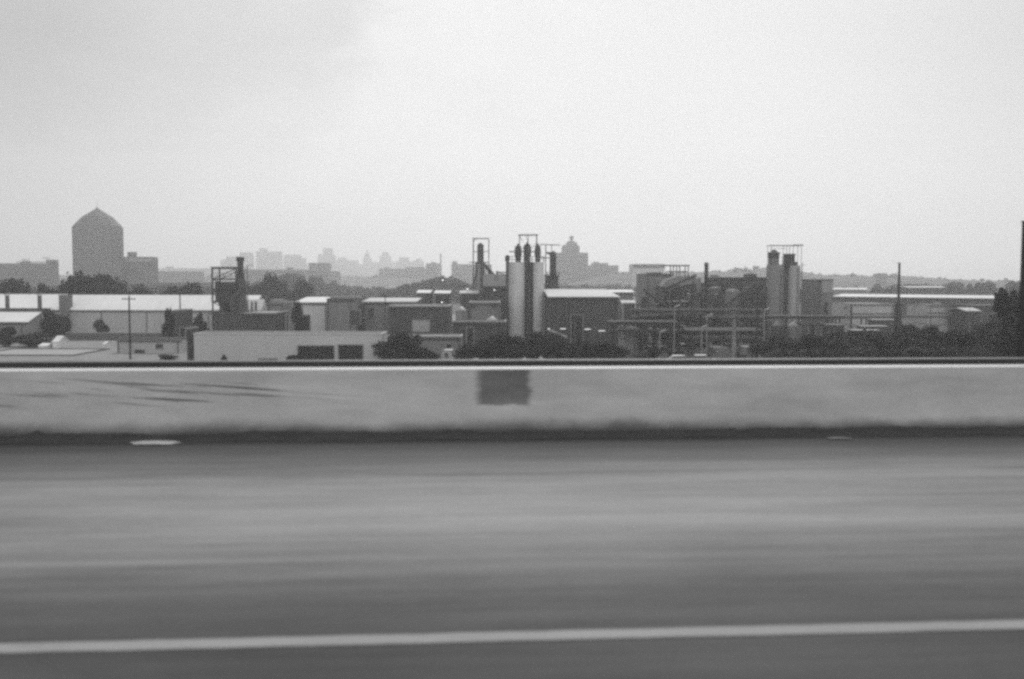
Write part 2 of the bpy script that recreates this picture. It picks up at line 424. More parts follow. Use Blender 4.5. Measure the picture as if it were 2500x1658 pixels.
def shed(name, label, x0, x1, d, depth, yeave, yridge, wm, rm_, cat='shed', doors=(), windows=(), ridge_at=.5, over=.3, overx=.3, extra=None, group=None, gz=GZ, vents=0):
    """gabled shed, ridge along x; x0,x1,yeave at the front; yridge at the ridge's own distance"""
    X0, X1 = ends(x0, x1, d, depth); ze = PZ(yeave, d, (x0+x1)/2); zr = PZ(yridge, d+depth*ridge_at, (x0+x1)/2)
    if zr < ze+.12: zr = ze+.12
    t = thing(name, label, cat, ((X0+X1)/2, d+depth/2, gz), group)
    yr = d+depth*ridge_at
    obj('wall', MB().prismx(X0, X1, [(d, gz), (d, ze), (yr, zr-.02), (d+depth, ze), (d+depth, gz)]), wm, t)
    k = (zr-ze)/(yr-d); k2 = (zr-ze)/(d+depth-yr)
    roof = obj('roof', MB().prismx(X0-overx, X1+overx, [(d-over, ze-k*over+.02), (yr, zr+.02), (d+depth+over, ze-k2*over+.02), (d+depth+over, ze-k2*over+.16), (yr, zr+.17), (d-over, ze-k*over+.16)]), rm_, t)
    for i in range(vents):
        xx = X0+(X1-X0)*(i+.6)/(vents+.2)
        obj('roof_vent', MB().cyl((xx, yr, zr+.17), (xx, yr, zr+.75), .25, n=10).cyl((xx, yr, zr+.75), (xx, yr, zr+.95), .42, .1, n=10), galv, roof)
    openings(t, d, doors, windows)
    if cat not in ('stack', 'crate', 'hut'): trim(t, X0, X1, d, ze-.1, int(x0))
    return t, (X0, X1, ze, zr)
def openings(t, d, doors, windows, framem=None, mt_d=None):
    for q in doors:   # (x0,x1,ytop,ybot or None)
        a, b_, yt, yb = q[:4]; dm = q[4] if len(q) > 4 else black_open
        A, B = PX(a, d, yt), PX(b_, d, yt); zt = PZ(yt, d, (a+b_)/2); zb = GZ if yb is None else max(GZ, PZ(yb, d, (a+b_)/2))
        dr = obj('door', MB().box(A, B, d-.06, d-.003, zb+.02, zt), dm, t)
        f = MB().box(A-.15, A-.003, d-.10, d-.004, zb+.02, zt+.15).box(B+.003, B+.15, d-.10, d-.004, zb+.02, zt+.15).box(A, B, d-.10, d-.004, zt+.003, zt+.15)
        obj('frame', f, framem or galv, dr)
    for q in windows:
        a, b_, yt, yb = q[:4]
        A, B = PX(a, d, yt), PX(b_, d, yt); zt = PZ(yt, d, (a+b_)/2); zb = PZ(yb, d, (a+b_)/2)
        wn = obj('window', MB().box(A, B, d-.05, d-.003, zb, zt), glass, t)
        obj('sill', MB().box(A-.1, B+.1, d-.12, d-.004, zb-.1, zb-.004), galv, wn)
def block(name, label, x0, x1, d, depth, ytop, wm, rm_=None, cat='building', doors=(), windows=(), parapet=.25, boxes=(), group=None, coping=galv, bands=()):
    """flat-roofed building"""
    X0, X1 = ends(x0, x1, d, depth); zt = PZ(ytop, d, (x0+x1)/2)
    t = thing(name, label, cat, ((X0+X1)/2, d+depth/2, GZ), group)
    obj('wall', MB().box(X0, X1, d, d+depth, GZ, zt-parapet), wm, t)
    rf = obj('roof', MB().box(X0+.02, X1-.02, d+.02, d+depth-.02, zt-parapet+.003, zt-parapet+.1), rm_ or grey_roof, t)
    c = MB(); q = .25
    c.box(X0-.05, X1+.05, d-.05, d+q, zt-parapet+.003, zt).box(X0-.05, X1+.05, d+depth-q, d+depth+.05, zt-parapet+.003, zt)
    c.box(X0-.05, X0+q, d+q+.002, d+depth-q-.002, zt-parapet+.003, zt).box(X1-q, X1+.05, d+q+.002, d+depth-q-.002, zt-parapet+.003, zt)
    obj('coping', c, coping, t)
    for (a, b_, yt, dd, dep, mt) in boxes:
        A, B = PX(a, d+dd, yt), PX(b_, d+dd, yt)
        obj('rooftop_unit', MB().box(A, B, d+dd, d+dd+dep, zt-parapet+.102, PZ(yt, d+dd, (a+b_)/2)), mt, rf)
    for (yt, yb, mt) in bands:
        obj('wall_band', MB().box(X0+.05, X1-.05, d-.04, d-.003, PZ(yb, d, (x0+x1)/2), PZ(yt, d, (x0+x1)/2)), mt, t)
    openings(t, d, doors, windows)
    if cat not in ('wall', 'cabin', 'kiosk', 'hut') and name != 'plain_warehouse': trim(t, X0, X1, d, zt-parapet, int(x0))
    return t, (X0, X1, zt)
def pole(name, label, xs, ytop, d, r=.13, arms=(), lamp=False, cat='pole', mt=None, xs_top=None, wires=False):
    x = PX(xs, d, 820); zt = PZ(ytop, d, xs); xt = PX(xs_top, d, ytop) if xs_top else x
    t = thing(name, label, cat, (x, d, GZ))
    obj('shaft', MB().cyl((x, d, GZ), (xt, d, zt), r, r*.7, 10), mt or dark_steel, t, smooth=True)
    for (dz, wd) in arms:
        a = MB().box(xt-wd, xt+wd, d-.18, d-.06, zt-dz-.06, zt-dz+.06)
        ar = obj('crossarm', a, mt or dark_steel, t)
        for s in (-.9, -.45, .45, .9):
            obj('insulator', MB().lathe(xt+s*wd, d-.12, [(.05, zt-dz+.065), (.07, zt-dz+.12), (.04, zt-dz+.2)], 8), galv, ar)
    if lamp:
        l = obj('lamp_arm', MB().bar((xt, d, zt-.05), (xt+.7, d, zt+.05), .08), mt or dark_steel, t)
        obj('lamp_head', MB().box(xt+.71, xt+1.15, d-.12, d+.12, zt, zt+.11), galv, l)
    return t
def frame_tower(name, label, x0, x1, ytop, d, depth, levels, mt=dark_steel, t_=.16, brace=True, rail_=True, cat='steel frame', floors=True, ybase=None, gz=None, over=0):
    X0, X1 = PX(x0, d, ytop), PX(x1, d, ytop); zt = PZ(ytop, d, (x0+x1)/2); z0 = GZ if gz is None else gz
    t = thing(name, label, cat, ((X0+X1)/2, d+depth/2, z0))
    for (x, y) in ((X0, d), (X1, d), (X0, d+depth), (X1, d+depth)):
        obj('leg', MB().bar((x, y, z0), (x, y, zt), t_), mt, t)
    zs = [PZ(y, d, (x0+x1)/2) for y in levels]+[zt-t_/2]
    b = MB(); h = t_/2+.002
    for z in zs:
        for y in (d, d+depth): b.bar((X0+h, y, z), (X1-h, y, z), t_*.8)
        for x in (X0, X1): b.bar((x, d+h, z), (x, d+depth-h, z), t_*.8)
    if over:
        b.bar((X0-over, d-.2, zt+t_*.4), (X1+over, d-.2, zt+t_*.4), t_*.9)
    obj('beam', b, mt, t)
    if brace:
        b = MB(); zz = sorted([z0+.1]+zs)
        for k in range(len(zz)-1):
            if k % 2: b.bar((X0, d+.01, zz[k]), (X1, d+.01, zz[k+1]), t_*.5)
            else: b.bar((X1, d+.01, zz[k]), (X0, d+.01, zz[k+1]), t_*.5)
            b.bar((X0, d+depth-.01, zz[k]), (X1, d+depth-.01, zz[k+1]), t_*.5)
        obj('brace', b, mt, t)
    if floors:
        for z in zs[:-1]:
            p = obj('platform', MB().box(X0-.25, X1+.25, d-.3, d+depth+.3, z+t_*.4+.003, z+t_*.4+.07), mt, t)
            if rail_:
                b = MB(); zr = z+t_*.4+1.1; Y0, Y1 = d-.28, d+depth+.28; A, B = X0-.23, X1+.23
                for yy in (Y0, Y1): b.bar((A, yy, zr), (B, yy, zr), .05); b.bar((A, yy, zr-.5), (B, yy, zr-.5), .04)
                n = max(2, int((B-A)/1.2))
                for i in range(n+1):
                    for yy in (Y0, Y1): b.bar((A+(B-A)*i/n, yy, z+t_*.4+.07), (A+(B-A)*i/n, yy, zr), .05)
                obj('railing', b, mt, p)
    return t, (X0, X1, zt)
def vessel(name, label, x0, x1, ytop, d, mt, cat='silo', z0=None, plats=(), ladder=True, top='dome', legs=0, group=None, collar=None):
    """round upright silo, tank or column"""
    r = (x1-x0)/2/F*d; X0, X1 = PX(x0, d+r, ytop), PX(x1, d+r, ytop); zt = PZ(ytop, d, (x0+x1)/2); x = (X0+X1)/2; y = d+r
    zb = GZ if z0 is None else z0
    t = thing(name, label, cat, (x, y, zb), group)
    zl = zb+(legs if legs else 0)
    if legs:
        for k in range(4):
            a = math.pi/4+k*math.pi/2
            obj('leg', MB().bar((x+r*.85*math.cos(a), y+r*.85*math.sin(a), zb), (x+r*.85*math.cos(a), y+r*.85*math.sin(a), zl+.1), .18), dark_steel, t)
    prof = ([(r*.15, zl-.0), (r, zl+r*.9)] if legs else [(r, zl)])
    H = zt-zl
    if top == 'dome': prof += [(r, zt-r*.45), (r*.93, zt-r*.25), (r*.7, zt-r*.09), (r*.35, zt-.02*r), (.04, zt)]
    elif top == 'cone': prof += [(r, zt-r*.7), (.15*r, zt)]
    else: prof += [(r, zt)]
    obj('shell', MB().lathe(x, y, prof, 28), mt, t, smooth=True)
    n = max(2, int(H/2.6)); b = MB()
    for i in range(1, n):
        z = zl+(H-r*.7)*i/n
        if z > zl+r: b.lathe(x, y, [(r+.005, z-.03), (r+.03, z-.02), (r+.03, z+.02), (r+.005, z+.03)], 28)
    if b.v: obj('hoop', b, mt, t)
    for yy in plats:
        z = PZ(yy, d, x0)
        p = obj('platform', MB().lathe(x, y, [(r+.04, z), (r+.75, z), (r+.75, z+.08), (r+.04, z+.08)], 16), dark_steel, t)
        b = MB()
        for k in range(12):
            a = 2*math.pi*k/12; a2 = 2*math.pi*(k+1)/12; q = r+.7
            b.bar((x+q*math.cos(a), y+q*math.sin(a), z+.08), (x+q*math.cos(a), y+q*math.sin(a), z+1.1), .05)
            b.bar((x+q*math.cos(a), y+q*math.sin(a), z+1.1), (x+q*math.cos(a2), y+q*math.sin(a2), z+1.1), .05)
            b.bar((x+q*math.cos(a), y+q*math.sin(a), z+.6), (x+q*math.cos(a2), y+q*math.sin(a2), z+.6), .04)
        obj('railing', b, dark_steel, p)
    if ladder and H > 4:
        b = MB(); lx = x+r*.5; ly = y-math.sqrt(max(.01, r*r-(r*.5)**2))-.2; z1 = zt-r*.5
        for s in (-.22, .22): b.bar((lx+s, ly, zl+.3), (lx+s, ly, z1), .05)
        k = zl+.5
        while k < z1: b.bar((lx-.2, ly, k), (lx+.2, ly, k), .035); k += .45
        obj('ladder', b, dark_steel, t)
    return t, (x, y, r, zt)
def pipe_rack(label, x0, x1, ytop, d, depth, npipe, tiers=2, step=6, mt=None, pm=None, group='pipe racks of the plant', z_drop=1.3):
    X0, X1 = PX(x0, d, ytop), PX(x1, d, ytop); zt = PZ(ytop, d, (x0+x1)/2)
    t = thing('pipe_rack', label, 'pipe rack', ((X0+X1)/2, d+depth/2, GZ), group)
    n = max(1, round((X1-X0)/step)); mt = mt or dark_steel
    for i in range(n+1):
        x = X0+(X1-X0)*i/n
        for y in (d, d+depth): obj('post', MB().bar((x, y, GZ), (x, y, zt), .22), mt, t)
    b = MB()
    for k in range(tiers):
        z = zt-.1-k*z_drop
        for i in range(n+1):
            x = X0+(X1-X0)*i/n; b.bar((x, d+.115, z), (x, d+depth-.115, z), .18)
        for y in (d, d+depth):
            for i in range(n):
                b.bar((X0+(X1-X0)*i/n+.115, y, z), (X0+(X1-X0)*(i+1)/n-.115, y, z), .16)
    obj('beam', b, mt, t)
    rnd = random.Random(int(x0)+npipe)
    for k in range(tiers):
        for j in range(npipe):
            r = rnd.choice((.07, .1, .14, .2)); y = d+.3+(depth-.6)*j/max(1, npipe-1); z = zt-k*z_drop+r+.0
            obj('pipe', MB().cyl((X0-1, y, z), (X1+1, y, z), r, n=8), pm or rnd.choice((mid_steel, rust, dark_steel, mid_steel)), t, smooth=True)
    return t
def tube_path(b, pts, r, n=8):
    for p, q in zip(pts[:-1], pts[1:]): b.cyl(p, q, r, n=n)
    return b

# foliage ---------------------------------------------------------------
def crown_mesh(name, seed, n=2600, ls=.34, lobes=11, mt=leaf, flat=1.0):
    """unit crown: -1..1 across, 0..2 high; many small leaf faces around uneven lobes"""
    rnd = random.Random(seed); L_ = []; cs = []
    for i in range(lobes):
        a = 2.4*i+rnd.uniform(-.5, .5); z = .3+1.25*((i*.618+rnd.uniform(0, .15)) % 1.0)
        q = rnd.uniform(.45, .85)*math.sqrt(max(.08, 1-((z-.75)/1.0)**2))
        L_.append((q*math.cos(a), q*math.sin(a), z, rnd.uniform(.3, .5)))
    L_ += [(0, 0, .7, .6), (0, 0, 1.2, .5), (.1, 0, .35, .6)]
    while len(cs) < n:
        lx, ly, lz, lr = rnd.choice(L_)
        dv = Vector((rnd.gauss(0, 1), rnd.gauss(0, 1), rnd.gauss(0, 1))).normalized()
        q = lr*(rnd.random()**.45)*(1+.45*noise.noise(dv*2.2+Vector((lx*5, ly*5, seed))))
        c = Vector((lx, ly, lz))+dv*q
        if noise.noise(c*3.0+Vector((seed, 0, 0))) < -.36: continue
        cs.append(c)
    def rng(k):
        v_ = sorted(c[k] for c in cs); return v_[int(n*.006)], v_[int(n*.994)]
    (ax, bx), (ay, by), (az, bz) = rng(0), rng(1), rng(2); b = MB()
    for c in cs:
        c = Vector((-1+2*(c.x-ax)/(bx-ax), -1+2*(c.y-ay)/(by-ay), 2*(c.z-az)/(bz-az)))
        a = Vector((rnd.gauss(0, 1), rnd.gauss(0, 1), rnd.gauss(0, 1))).normalized(); o_ = a.orthogonal().normalized(); s_ = a.cross(o_)
        h = ls*rnd.uniform(.10, .36)*.74
        b.add([c-o_*h*1.5, c-s_*h*.8, c+o_*h*1.5, c+s_*h*.8], [(0, 1, 2, 3)])
    me = bpy.data.meshes.new(name); me.from_pydata(b.v, [], b.f); me.materials.append(mt); return me
def trunk_mesh(seed):
    rnd = random.Random(seed); b = MB(); b.cyl((0, 0, 0), (.03, .02, .55), .075, .055, 8); b.cyl((.03, .02, .55), (0, 0, 1.1), .055, .03, 8)
    for i in range(7):
        a = rnd.uniform(0, 6.28); z = rnd.uniform(.35, .9); q = rnd.uniform(.35, .6)
        b.cyl((.02, .01, z), (q*math.cos(a), q*math.sin(a), z+rnd.uniform(.2, .5)), .028, .01, 6)
    me = bpy.data.meshes.new('trunk'); me.from_pydata(b.v, [], b.f); fixn(me); me.materials.append(bark); return me
crowns = [crown_mesh('crown', 11+i, 6500, .36, 10+i, leaf) for i in range(3)]
crowns_d = [crown_mesh('crown', 31+i, 6500, .36, 10+i, leaf_d) for i in range(3)]
trunks = [trunk_mesh(3), trunk_mesh(4)]
_tc = [0]
def tree(name, label, xs, wpx, ytop, d, group=None, dark=True, gz=GZ, cat='tree', low=.06):
    """crown wpx wide, its top at ytop, standing on the ground at distance d"""
    i = _tc[0]; _tc[0] += 1
    x = PX(xs, d, 800); wd = wpx/F*d; zt = PZ(ytop, d, xs); H = zt-gz
    t = thing(name, label, cat, (x, d, gz), group)
    c = bpy.data.objects.new('crown', (crowns_d if dark else crowns)[i % 3]); col.objects.link(c); c.parent = t
    c.scale = (wd/2, wd/2, H*(1-low)/2); c.location = (0, 0, H*low); c.rotation_euler = (0, 0, i*1.7)
    k = bpy.data.objects.new('trunk', trunks[i % 2]); col.objects.link(k); k.parent = t
    k.scale = (wd/2*.9, wd/2*.9, H*.62)
    return t
def wood_mass(name, label, pts, d, depth, n, ls, mt=leaf_far, seed=1, gz=GZ, lump=60):
    """a far wood read as one mass: crowns packed under a ridge line given as [(xs, ys)...]"""
    rnd = random.Random(seed); b = MB()
    def ridge(xs):
        for (a, p), (c, q) in zip(pts[:-1], pts[1:]):
            if a <= xs <= c: return p+(q-p)*(xs-a)/(c-a)
        return pts[-1][1]
    xa, xb = pts[0][0], pts[-1][0]; crowns_ = []
    for i in range(lump):
        xs = xa+(xb-xa)*(i+rnd.uniform(-.4, .4))/(lump-1); dd = d+depth*rnd.random()
        H = PZ(ridge(min(max(xs, xa), xb))+rnd.uniform(0, 5), d, xs)-gz
        r = (PX(xb, d)-PX(xa, d))/lump*rnd.uniform(.8, 1.5)+1.0
        crowns_.append((PX(xs, d), dd, H, r))
    for i in range(n):
        x, y, H, r = crowns_[i % lump]
        dv = Vector((rnd.gauss(0, 1), rnd.gauss(0, 1), rnd.gauss(0, 1))).normalized()
        q = rnd.random()**.35
        zz = gz+H*.5+dv.z*q*H*.5
        c = Vector((x+dv.x*r*q, y+dv.y*r*q, max(gz+.1, zz)))
        a = Vector((rnd.gauss(0, 1), rnd.gauss(0, 1), rnd.gauss(0, 1))).normalized(); o_ = a.orthogonal().normalized(); s_ = a.cross(o_)
        h = ls*rnd.uniform(.5, 1)
        b.add([c-o_*h, c-s_*h*.7, c+o_*h, c+s_*h*.7], [(0, 1, 2, 3)])
    o = obj(name, b, mt, loc=(PX((xa+xb)/2, d), d, gz), fix=False); o['kind'] = 'stuff'; o['label'] = label
    return o

# ================================================================== FAR SKYLINE (about 3.2 km away)
def steps(name, label, d, rects, mt, cat='tower block', depth=13, group=None, roofm=None, spire=None):
    """far tower made of stepped storeys blocks [(x0,x1,ytop)...] from wide to narrow; each step starts where the last one ends"""
    xs = (rects[0][0]+rects[0][1])/2
    t = thing(name, label, cat, (PX(xs, d), d+depth/2, GZ), group)
    z0 = GZ; w0 = PX(rects[0][1], d)-PX(rects[0][0], d); last = None
    for i, (a, b_, yt) in enumerate(rects):
        A, B = PX(a, d, yt), PX(b_, d, yt); zt = PZ(yt, d, (a+b_)/2); q = (1-(B-A)/w0)*depth*.35
        last = obj('wall' if i == 0 else 'setback', MB().box(A, B, d+q, d+depth-q, z0+(.02 if i else 0), zt), mt, t)
        z0 = zt
    if spire:
        a, b_, yt, kind = spire; A, B = PX(a, d, yt), PX(b_, d, yt); zt = PZ(yt, d, (a+b_)/2); r = (B-A)/2
        pr = {'cone': [(r, z0+.02), (.3, zt)], 'dome': [(r, z0+.02), (r, z0+(zt-z0)*.3), (r*.8, z0+(zt-z0)*.7), (.2, zt)]}[kind]
        obj('spire', MB().lathe((A+B)/2, d+depth/2, pr, 12), mt, t)
    return t
FS = 'far skyline towers fading in haze'
D3 = 2450
steps('tower_block', 'low hazy slab at the left end of the far skyline, left of the dark stack', D3, [(538, 552, 637), (541, 551, 633)], far_tower, group=FS)
steps('tower_block', 'hazy block behind the dark stack, with a raised right half', D3, [(552, 617, 626), (584, 615, 616)], far_tower, group=FS)
steps('tower_block', 'widest pale block of the far skyline, with a small rooftop tower on its left', D3+40, [(625, 687, 614), (632, 650, 606)], far_tower, group=FS)
steps('tower_block', 'hazy block with stepped right shoulder, right of the widest skyline block', D3+90, [(692, 745, 630), (694, 733, 622)], far_tower, group=FS)
steps('tower_block', 'tall stepped hazy tower rising between two lower blocks on the skyline', D3+200, [(775, 818, 625), (777, 814, 620), (788, 811, 606)], far_tower, group=FS)
steps('tower_block', 'low hazy twin-topped block just right of the tall stepped tower', D3+300, [(818, 874, 636), (824, 846, 629)], far_tower, group=FS)
steps('spire_tower', 'faint hazy tower with a pointed spire, left of the domed one', D3+500, [(876, 915, 645), (886, 906, 630), (889, 902, 622)], far_tower, group=FS, spire=(890, 901, 609, 'cone'))
steps('domed_tower', 'faint hazy tower with a rounded top, right of the pointed spire', D3+500, [(908, 964, 640), (926, 954, 626), (930, 950, 621)], far_tower, group=FS, spire=(932, 949, 614, 'dome'))
steps('tower_block', 'faint hazy block with a slim rooftop box, left of the factory chimney', D3+200, [(966, 1008, 638), (974, 998, 628)], far_tower, group=FS)
steps('tower_block', 'smallest faint block of the skyline, beside the factory chimney', D3+200, [(1009, 1034, 637), (1016, 1028, 631)], far_tower, group=FS)
steps('office_slab', 'very faint low slab at the far left edge, left of the great round tank', D3-400, [(40, 120, 638), (50, 66, 632), (101, 116, 628)], far_tower, group=FS)
steps('low_block', 'faint low roofline between the long pale hall and the hazy slab', D3-300, [(386, 530, 655), (402, 420, 650)], far_tower, group=FS)
steps('low_block', 'faint long low roofline filling the skyline behind the stepped tower', D3+350, [(745, 780, 646), (750, 770, 642)], far_tower, group=FS)

# ================================================================== MIDDLE DISTANCE
# great round tank
d = 620; r = 57.5/F*(d+16); yc = d+r; xc = PX(240.5, yc, 640)
zsh, zmid, zap = PZ(553, d, 240), PZ(527, d, 240), PZ(505, d, 240)
t = thing('round_tank', 'great round tank with a faceted pointed dome roof, tallest shape at left', 'tank', (xc, yc, GZ))
obj('wall', MB().lathe(xc, yc, [(r, GZ), (r, zsh)], 16, R(11)), dome_m, t)
rf = obj('roof', MB().lathe(xc, yc, [(r, zsh+.02), (r*.97, zsh+1.0), (r*.62, zmid), (.8, zap)], 16, R(11)), dome_roof_m, t)
obj('vent_cap', MB().lathe(xc, yc, [(1.0, zap-.1), (1.0, zap+.2), (.2, zap+.7)], 10), mid_steel, rf)
obj('mast', MB().cyl((xc, yc, zap+.7), (xc, yc, zap+5), .10, .06, 6), mid_steel, t)
b = MB()
for k in range(16):
    a = R(11)+2*math.pi*k/16; b.bar((xc+r*math.cos(a), yc+r*math.sin(a), GZ), (xc+r*math.cos(a), yc+r*math.sin(a), zsh), .4)
obj('wall_rib', b, dome_m, t)
# buildings round it
block('annex_building', 'square grey annex with a pale band under its roof, right of the round tank', 296, 388, 640, 12, 627, far_wall, far_roof, boxes=[(311, 323, 615, 6, 8, far_wall)], bands=[(631, 639, mat('far_band', .3))])
block('warehouse', 'long dark building with a raised block at its right end, left of the round tank', -60, 146, 700, 12, 643, far_wall, grey_roof, boxes=[(112, 130, 634, 2, 8, far_wall), (50, 66, 638, 4, 5, far_wall)])
block('low_hall', 'low grey hall behind the annex with a very pale roof', 380, 500, 900, 30, 662, mat('far_wall_pale', .2), far_roof, coping=far_roof, cat='hall')
block('low_hall', 'low dark hall below the pale-roofed hall, right of the annex', 300, 520, 520, 30, 690, far_wall, grey_roof, cat='hall')
block('mill_building', 'mid grey flat building with a small roof box, left of the hill of trees', 1040, 1076, 1250, 40, 643, far_wall, grey_roof, boxes=[(1052, 1062, 640, 5, 10, far_wall)])
dch = 1200; xx = PX(1076, dch, 640)
t = thing('factory_chimney', 'slim far factory chimney standing at the right end of the mill', 'chimney', (xx, dch, GZ))
obj('shaft', MB().cyl((xx, dch, GZ), (xx, dch, PZ(621, dch)), 1.1, .8, 12), far_wall, t)
obj('rim', MB().lathe(xx, dch, [(.82, PZ(621, dch)), (1.1, PZ(621, dch)+.05), (1.1, PZ(621, dch)+.7), (.7, PZ(621, dch)+.75)], 12), far_wall, t)
block('mill_building', 'wide grey building with a tall box on its left corner, behind the leftmost frame tower', 1102, 1200, 1150, 50, 645, far_wall, grey_roof, boxes=[(1104, 1115, 638, 1, 12, far_wall)])
block('flat_block', 'long low far building with a stepped roof above the wooded slope', 925, 1040, 1300, 40, 656, far_wall, grey_roof, boxes=[(938, 950, 653, 2, 8, far_wall), (990, 1036, 652, 2, 12, far_wall)])
block('flat_block', 'low far block above the trees, right of the dark stack', 590, 758, 950, 40, 658, far_wall, grey_roof, boxes=[(700, 712, 653, 2, 8, far_wall)])
block('flat_block', 'far block with a raised left part, just below the tall stepped tower', 752, 832, 1000, 40, 662, far_wall, grey_roof, boxes=[(754, 800, 642, 3, 20, far_wall)])
# domed landmark
t = steps('landmark_tower', 'stepped landmark building crowned by a small round cupola, right of the silos', 1000,
      [(1350, 1436, 617), (1374, 1416, 600), (1377, 1413, 598)], far_wall, cat='landmark building', depth=28)
dd = 1014; xx = PX(1395.5, dd, 580)
obj('dome', MB().lathe(xx, dd, [(6.0, PZ(597.9, dd)), (5.8, PZ(594, dd)), (4.6, PZ(590.5, dd)), (2.6, PZ(588, dd)), (1.2, PZ(587, dd))], 20), far_wall, t, smooth=True)
obj('cupola', MB().lathe(xx, dd, [(1.2, PZ(587, dd)+.01), (1.2, PZ(584, dd)), (2.1, PZ(582.5, dd)), (2.3, PZ(579.5, dd)), (1.8, PZ(576.5, dd)), (.3, PZ(575, dd))], 14), far_wall, t, smooth=True)
steps('flat_block', 'low stepped block joined to the right of the domed landmark', 1050, [(1436, 1510, 648), (1448, 1486, 642), (1452, 1464, 639)], far_wall, cat='building', depth=30)
block('canopy_building', 'far long dark roofed box with a pale underside, on the ridge right of the landmark', 1535, 1622, 700, 20, 645, mat('far_wall_pale2', .45), far_wall, bands=[(645, 655, mat('far_dark_band', .06))], coping=far_wall)

# far woods and ridges
def hill(pts, d, depth, mt, name='hill'):
    b = MB(); n = len(pts); x = []
    for i in range(n-1):
        for k in range(6):
            f = k/6; x.append((pts[i][0]+(pts[i+1][0]-pts[i][0])*f, pts[i][1]+(pts[i+1][1]-pts[i][1])*f))
    x.append(pts[-1]); prof = [(0, 0), (.25, .55), (.55, .9), (.8, 1), (1.3, .8), (2, 0)]
    for (xs, ys) in x:
        for (q, h) in prof:
            dd = d+depth*q; H = max(.5, PZ(ys, d+depth*.8, xs)-GZ)+.6*noise.noise(Vector((xs*.08, q*9, 1)))
            b.v.append((PX(xs, d+depth*.8), dd, GZ-.05+H*h))
    m_ = len(prof)
    b.f = [(i*m_+j, (i+1)*m_+j, (i+1)*m_+j+1, i*m_+j+1) for i in range(len(x)-1) for j in range(m_-1)]
    o = obj(name, b, mt, smooth=True); o['kind'] = 'structure'; return o
hill_m = mat('hillside', .07, .95, .015, .4, .1, .3)
hill([(-200, 668), (60, 672), (300, 676), (700, 672), (900, 675), (1060, 678), (1350, 672), (1480, 664), (1540, 664), (1640, 668), (1700, 690)], 1180, 200, hill_m)
hill([(1380, 690), (1500, 669), (1640, 667), (1760, 663), (1830, 662), (1855, 654), (1900, 652), (1960, 666), (2010, 673), (2080, 670), (2110, 677), (2200, 673), (2300, 681), (2420, 686), (2700, 686)], 860, 170, hill_m)
wood_mass('distant_wood', 'pale hazy line of woods along the left horizon', [(-60, 664), (60, 668), (150, 676), (300, 672), (520, 668), (700, 668), (900, 671), (1060, 674), (1200, 668), (1350, 668), (1480, 660), (1520, 659)], 1300, 250, 15000, 3.0, seed=4, lump=130)
wood_mass('distant_wood', 'long wooded ridge falling to the right along the horizon', [(1500, 664), (1560, 662), (1640, 662), (1700, 660), (1760, 658), (1830, 657), (1855, 648), (1900, 646), (1960, 661), (1985, 663), (2010, 668), (2040, 665), (2080, 664), (2110, 672), (2150, 669), (2200, 668), (2240, 671), (2300, 676), (2370, 681), (2420, 682), (2520, 681)], 950, 250, 26000, 2.6, seed=5, lump=190)
block('ridge_house', 'small flat-roofed house on the wooded ridge, left of the tall right mast', 2137, 2164, 900, 12, 667, far_wall, grey_roof, cat='house')
wood_mass('wooded_slope', 'dark wooded slope behind the long pale roofs, left of the silos', [(905, 716), (930, 706), (975, 696), (1020, 684), (1060, 675), (1090, 674), (1110, 682), (1140, 694), (1200, 697), (1240, 700)], 470, 60, 13000, 1.7, leaf, seed=6, lump=60)
wood_mass('wood_belt', 'belt of dark trees behind the dark stack and long pale roof', [(560, 690), (620, 682), (660, 668), (700, 664), (740, 672), (770, 686), (820, 700), (905, 704)], 560, 60, 12000, 1.8, leaf, seed=8, lump=60)
wood_mass('wood_belt', 'low belt of trees below the ridge on the right', [(2020, 710), (2100, 706), (2200, 702), (2300, 692), (2380, 698), (2440, 690), (2520, 688)], 480, 80, 11000, 1.8, leaf, seed=9, lump=80)
wood_mass('wood_belt', 'belt of trees in front of the round tank and annex, behind the dark row', [(-60, 700), (40, 700), (120, 702), (260, 694), (400, 703), (520, 696)], 470, 50, 11000, 1.8, leaf, seed=10, lump=80)
wood_mass('wood_belt', 'grey belt of trees under the domed landmark behind the pale roof', [(1300, 696), (1420, 694), (1560, 695)], 600, 50, 4000, 1.4, leaf, seed=12, lump=26)

# dark trees behind the long pale roof, at left
TG = 'dark trees behind the long pale roof'
for (xs, wp, yt, dd, lab) in ((-8, 60, 694, 238, 'dark round tree cut by the left edge, behind the long pale roof'),
        (60, 92, 687, 238, 'dark round tree left of the tank, between the edge tree and a smaller one'),
        (114, 44, 697, 238, 'smallest dark tree behind the pale roof, left of the big clump'),
        (176, 96, 676, 240, 'tall dark tree at the left foot of the round tank'),
        (236, 104, 679, 243, 'broad dark tree in front of the round tank'),
        (290, 100, 678, 240, 'dark broad tree at the right foot of the round tank'),
        (352, 70, 704, 246, 'low dark bush in front of the annex'),
        (415, 90, 702, 246, 'low wide dark bush right of the annex'),
        (480, 70, 696, 244, 'dark bush left of the dark steel stack'),
        (678, 62, 676, 310, 'tall rounded dark tree right of the dark steel stack'),
        (728, 60, 688, 320, 'dark tree right of the tallest one behind the small white roof'),
        (628, 56, 692, 320, 'dark tree just behind and right of the dark stack')):
    tree('tree', lab, xs, wp, yt, dd, TG)

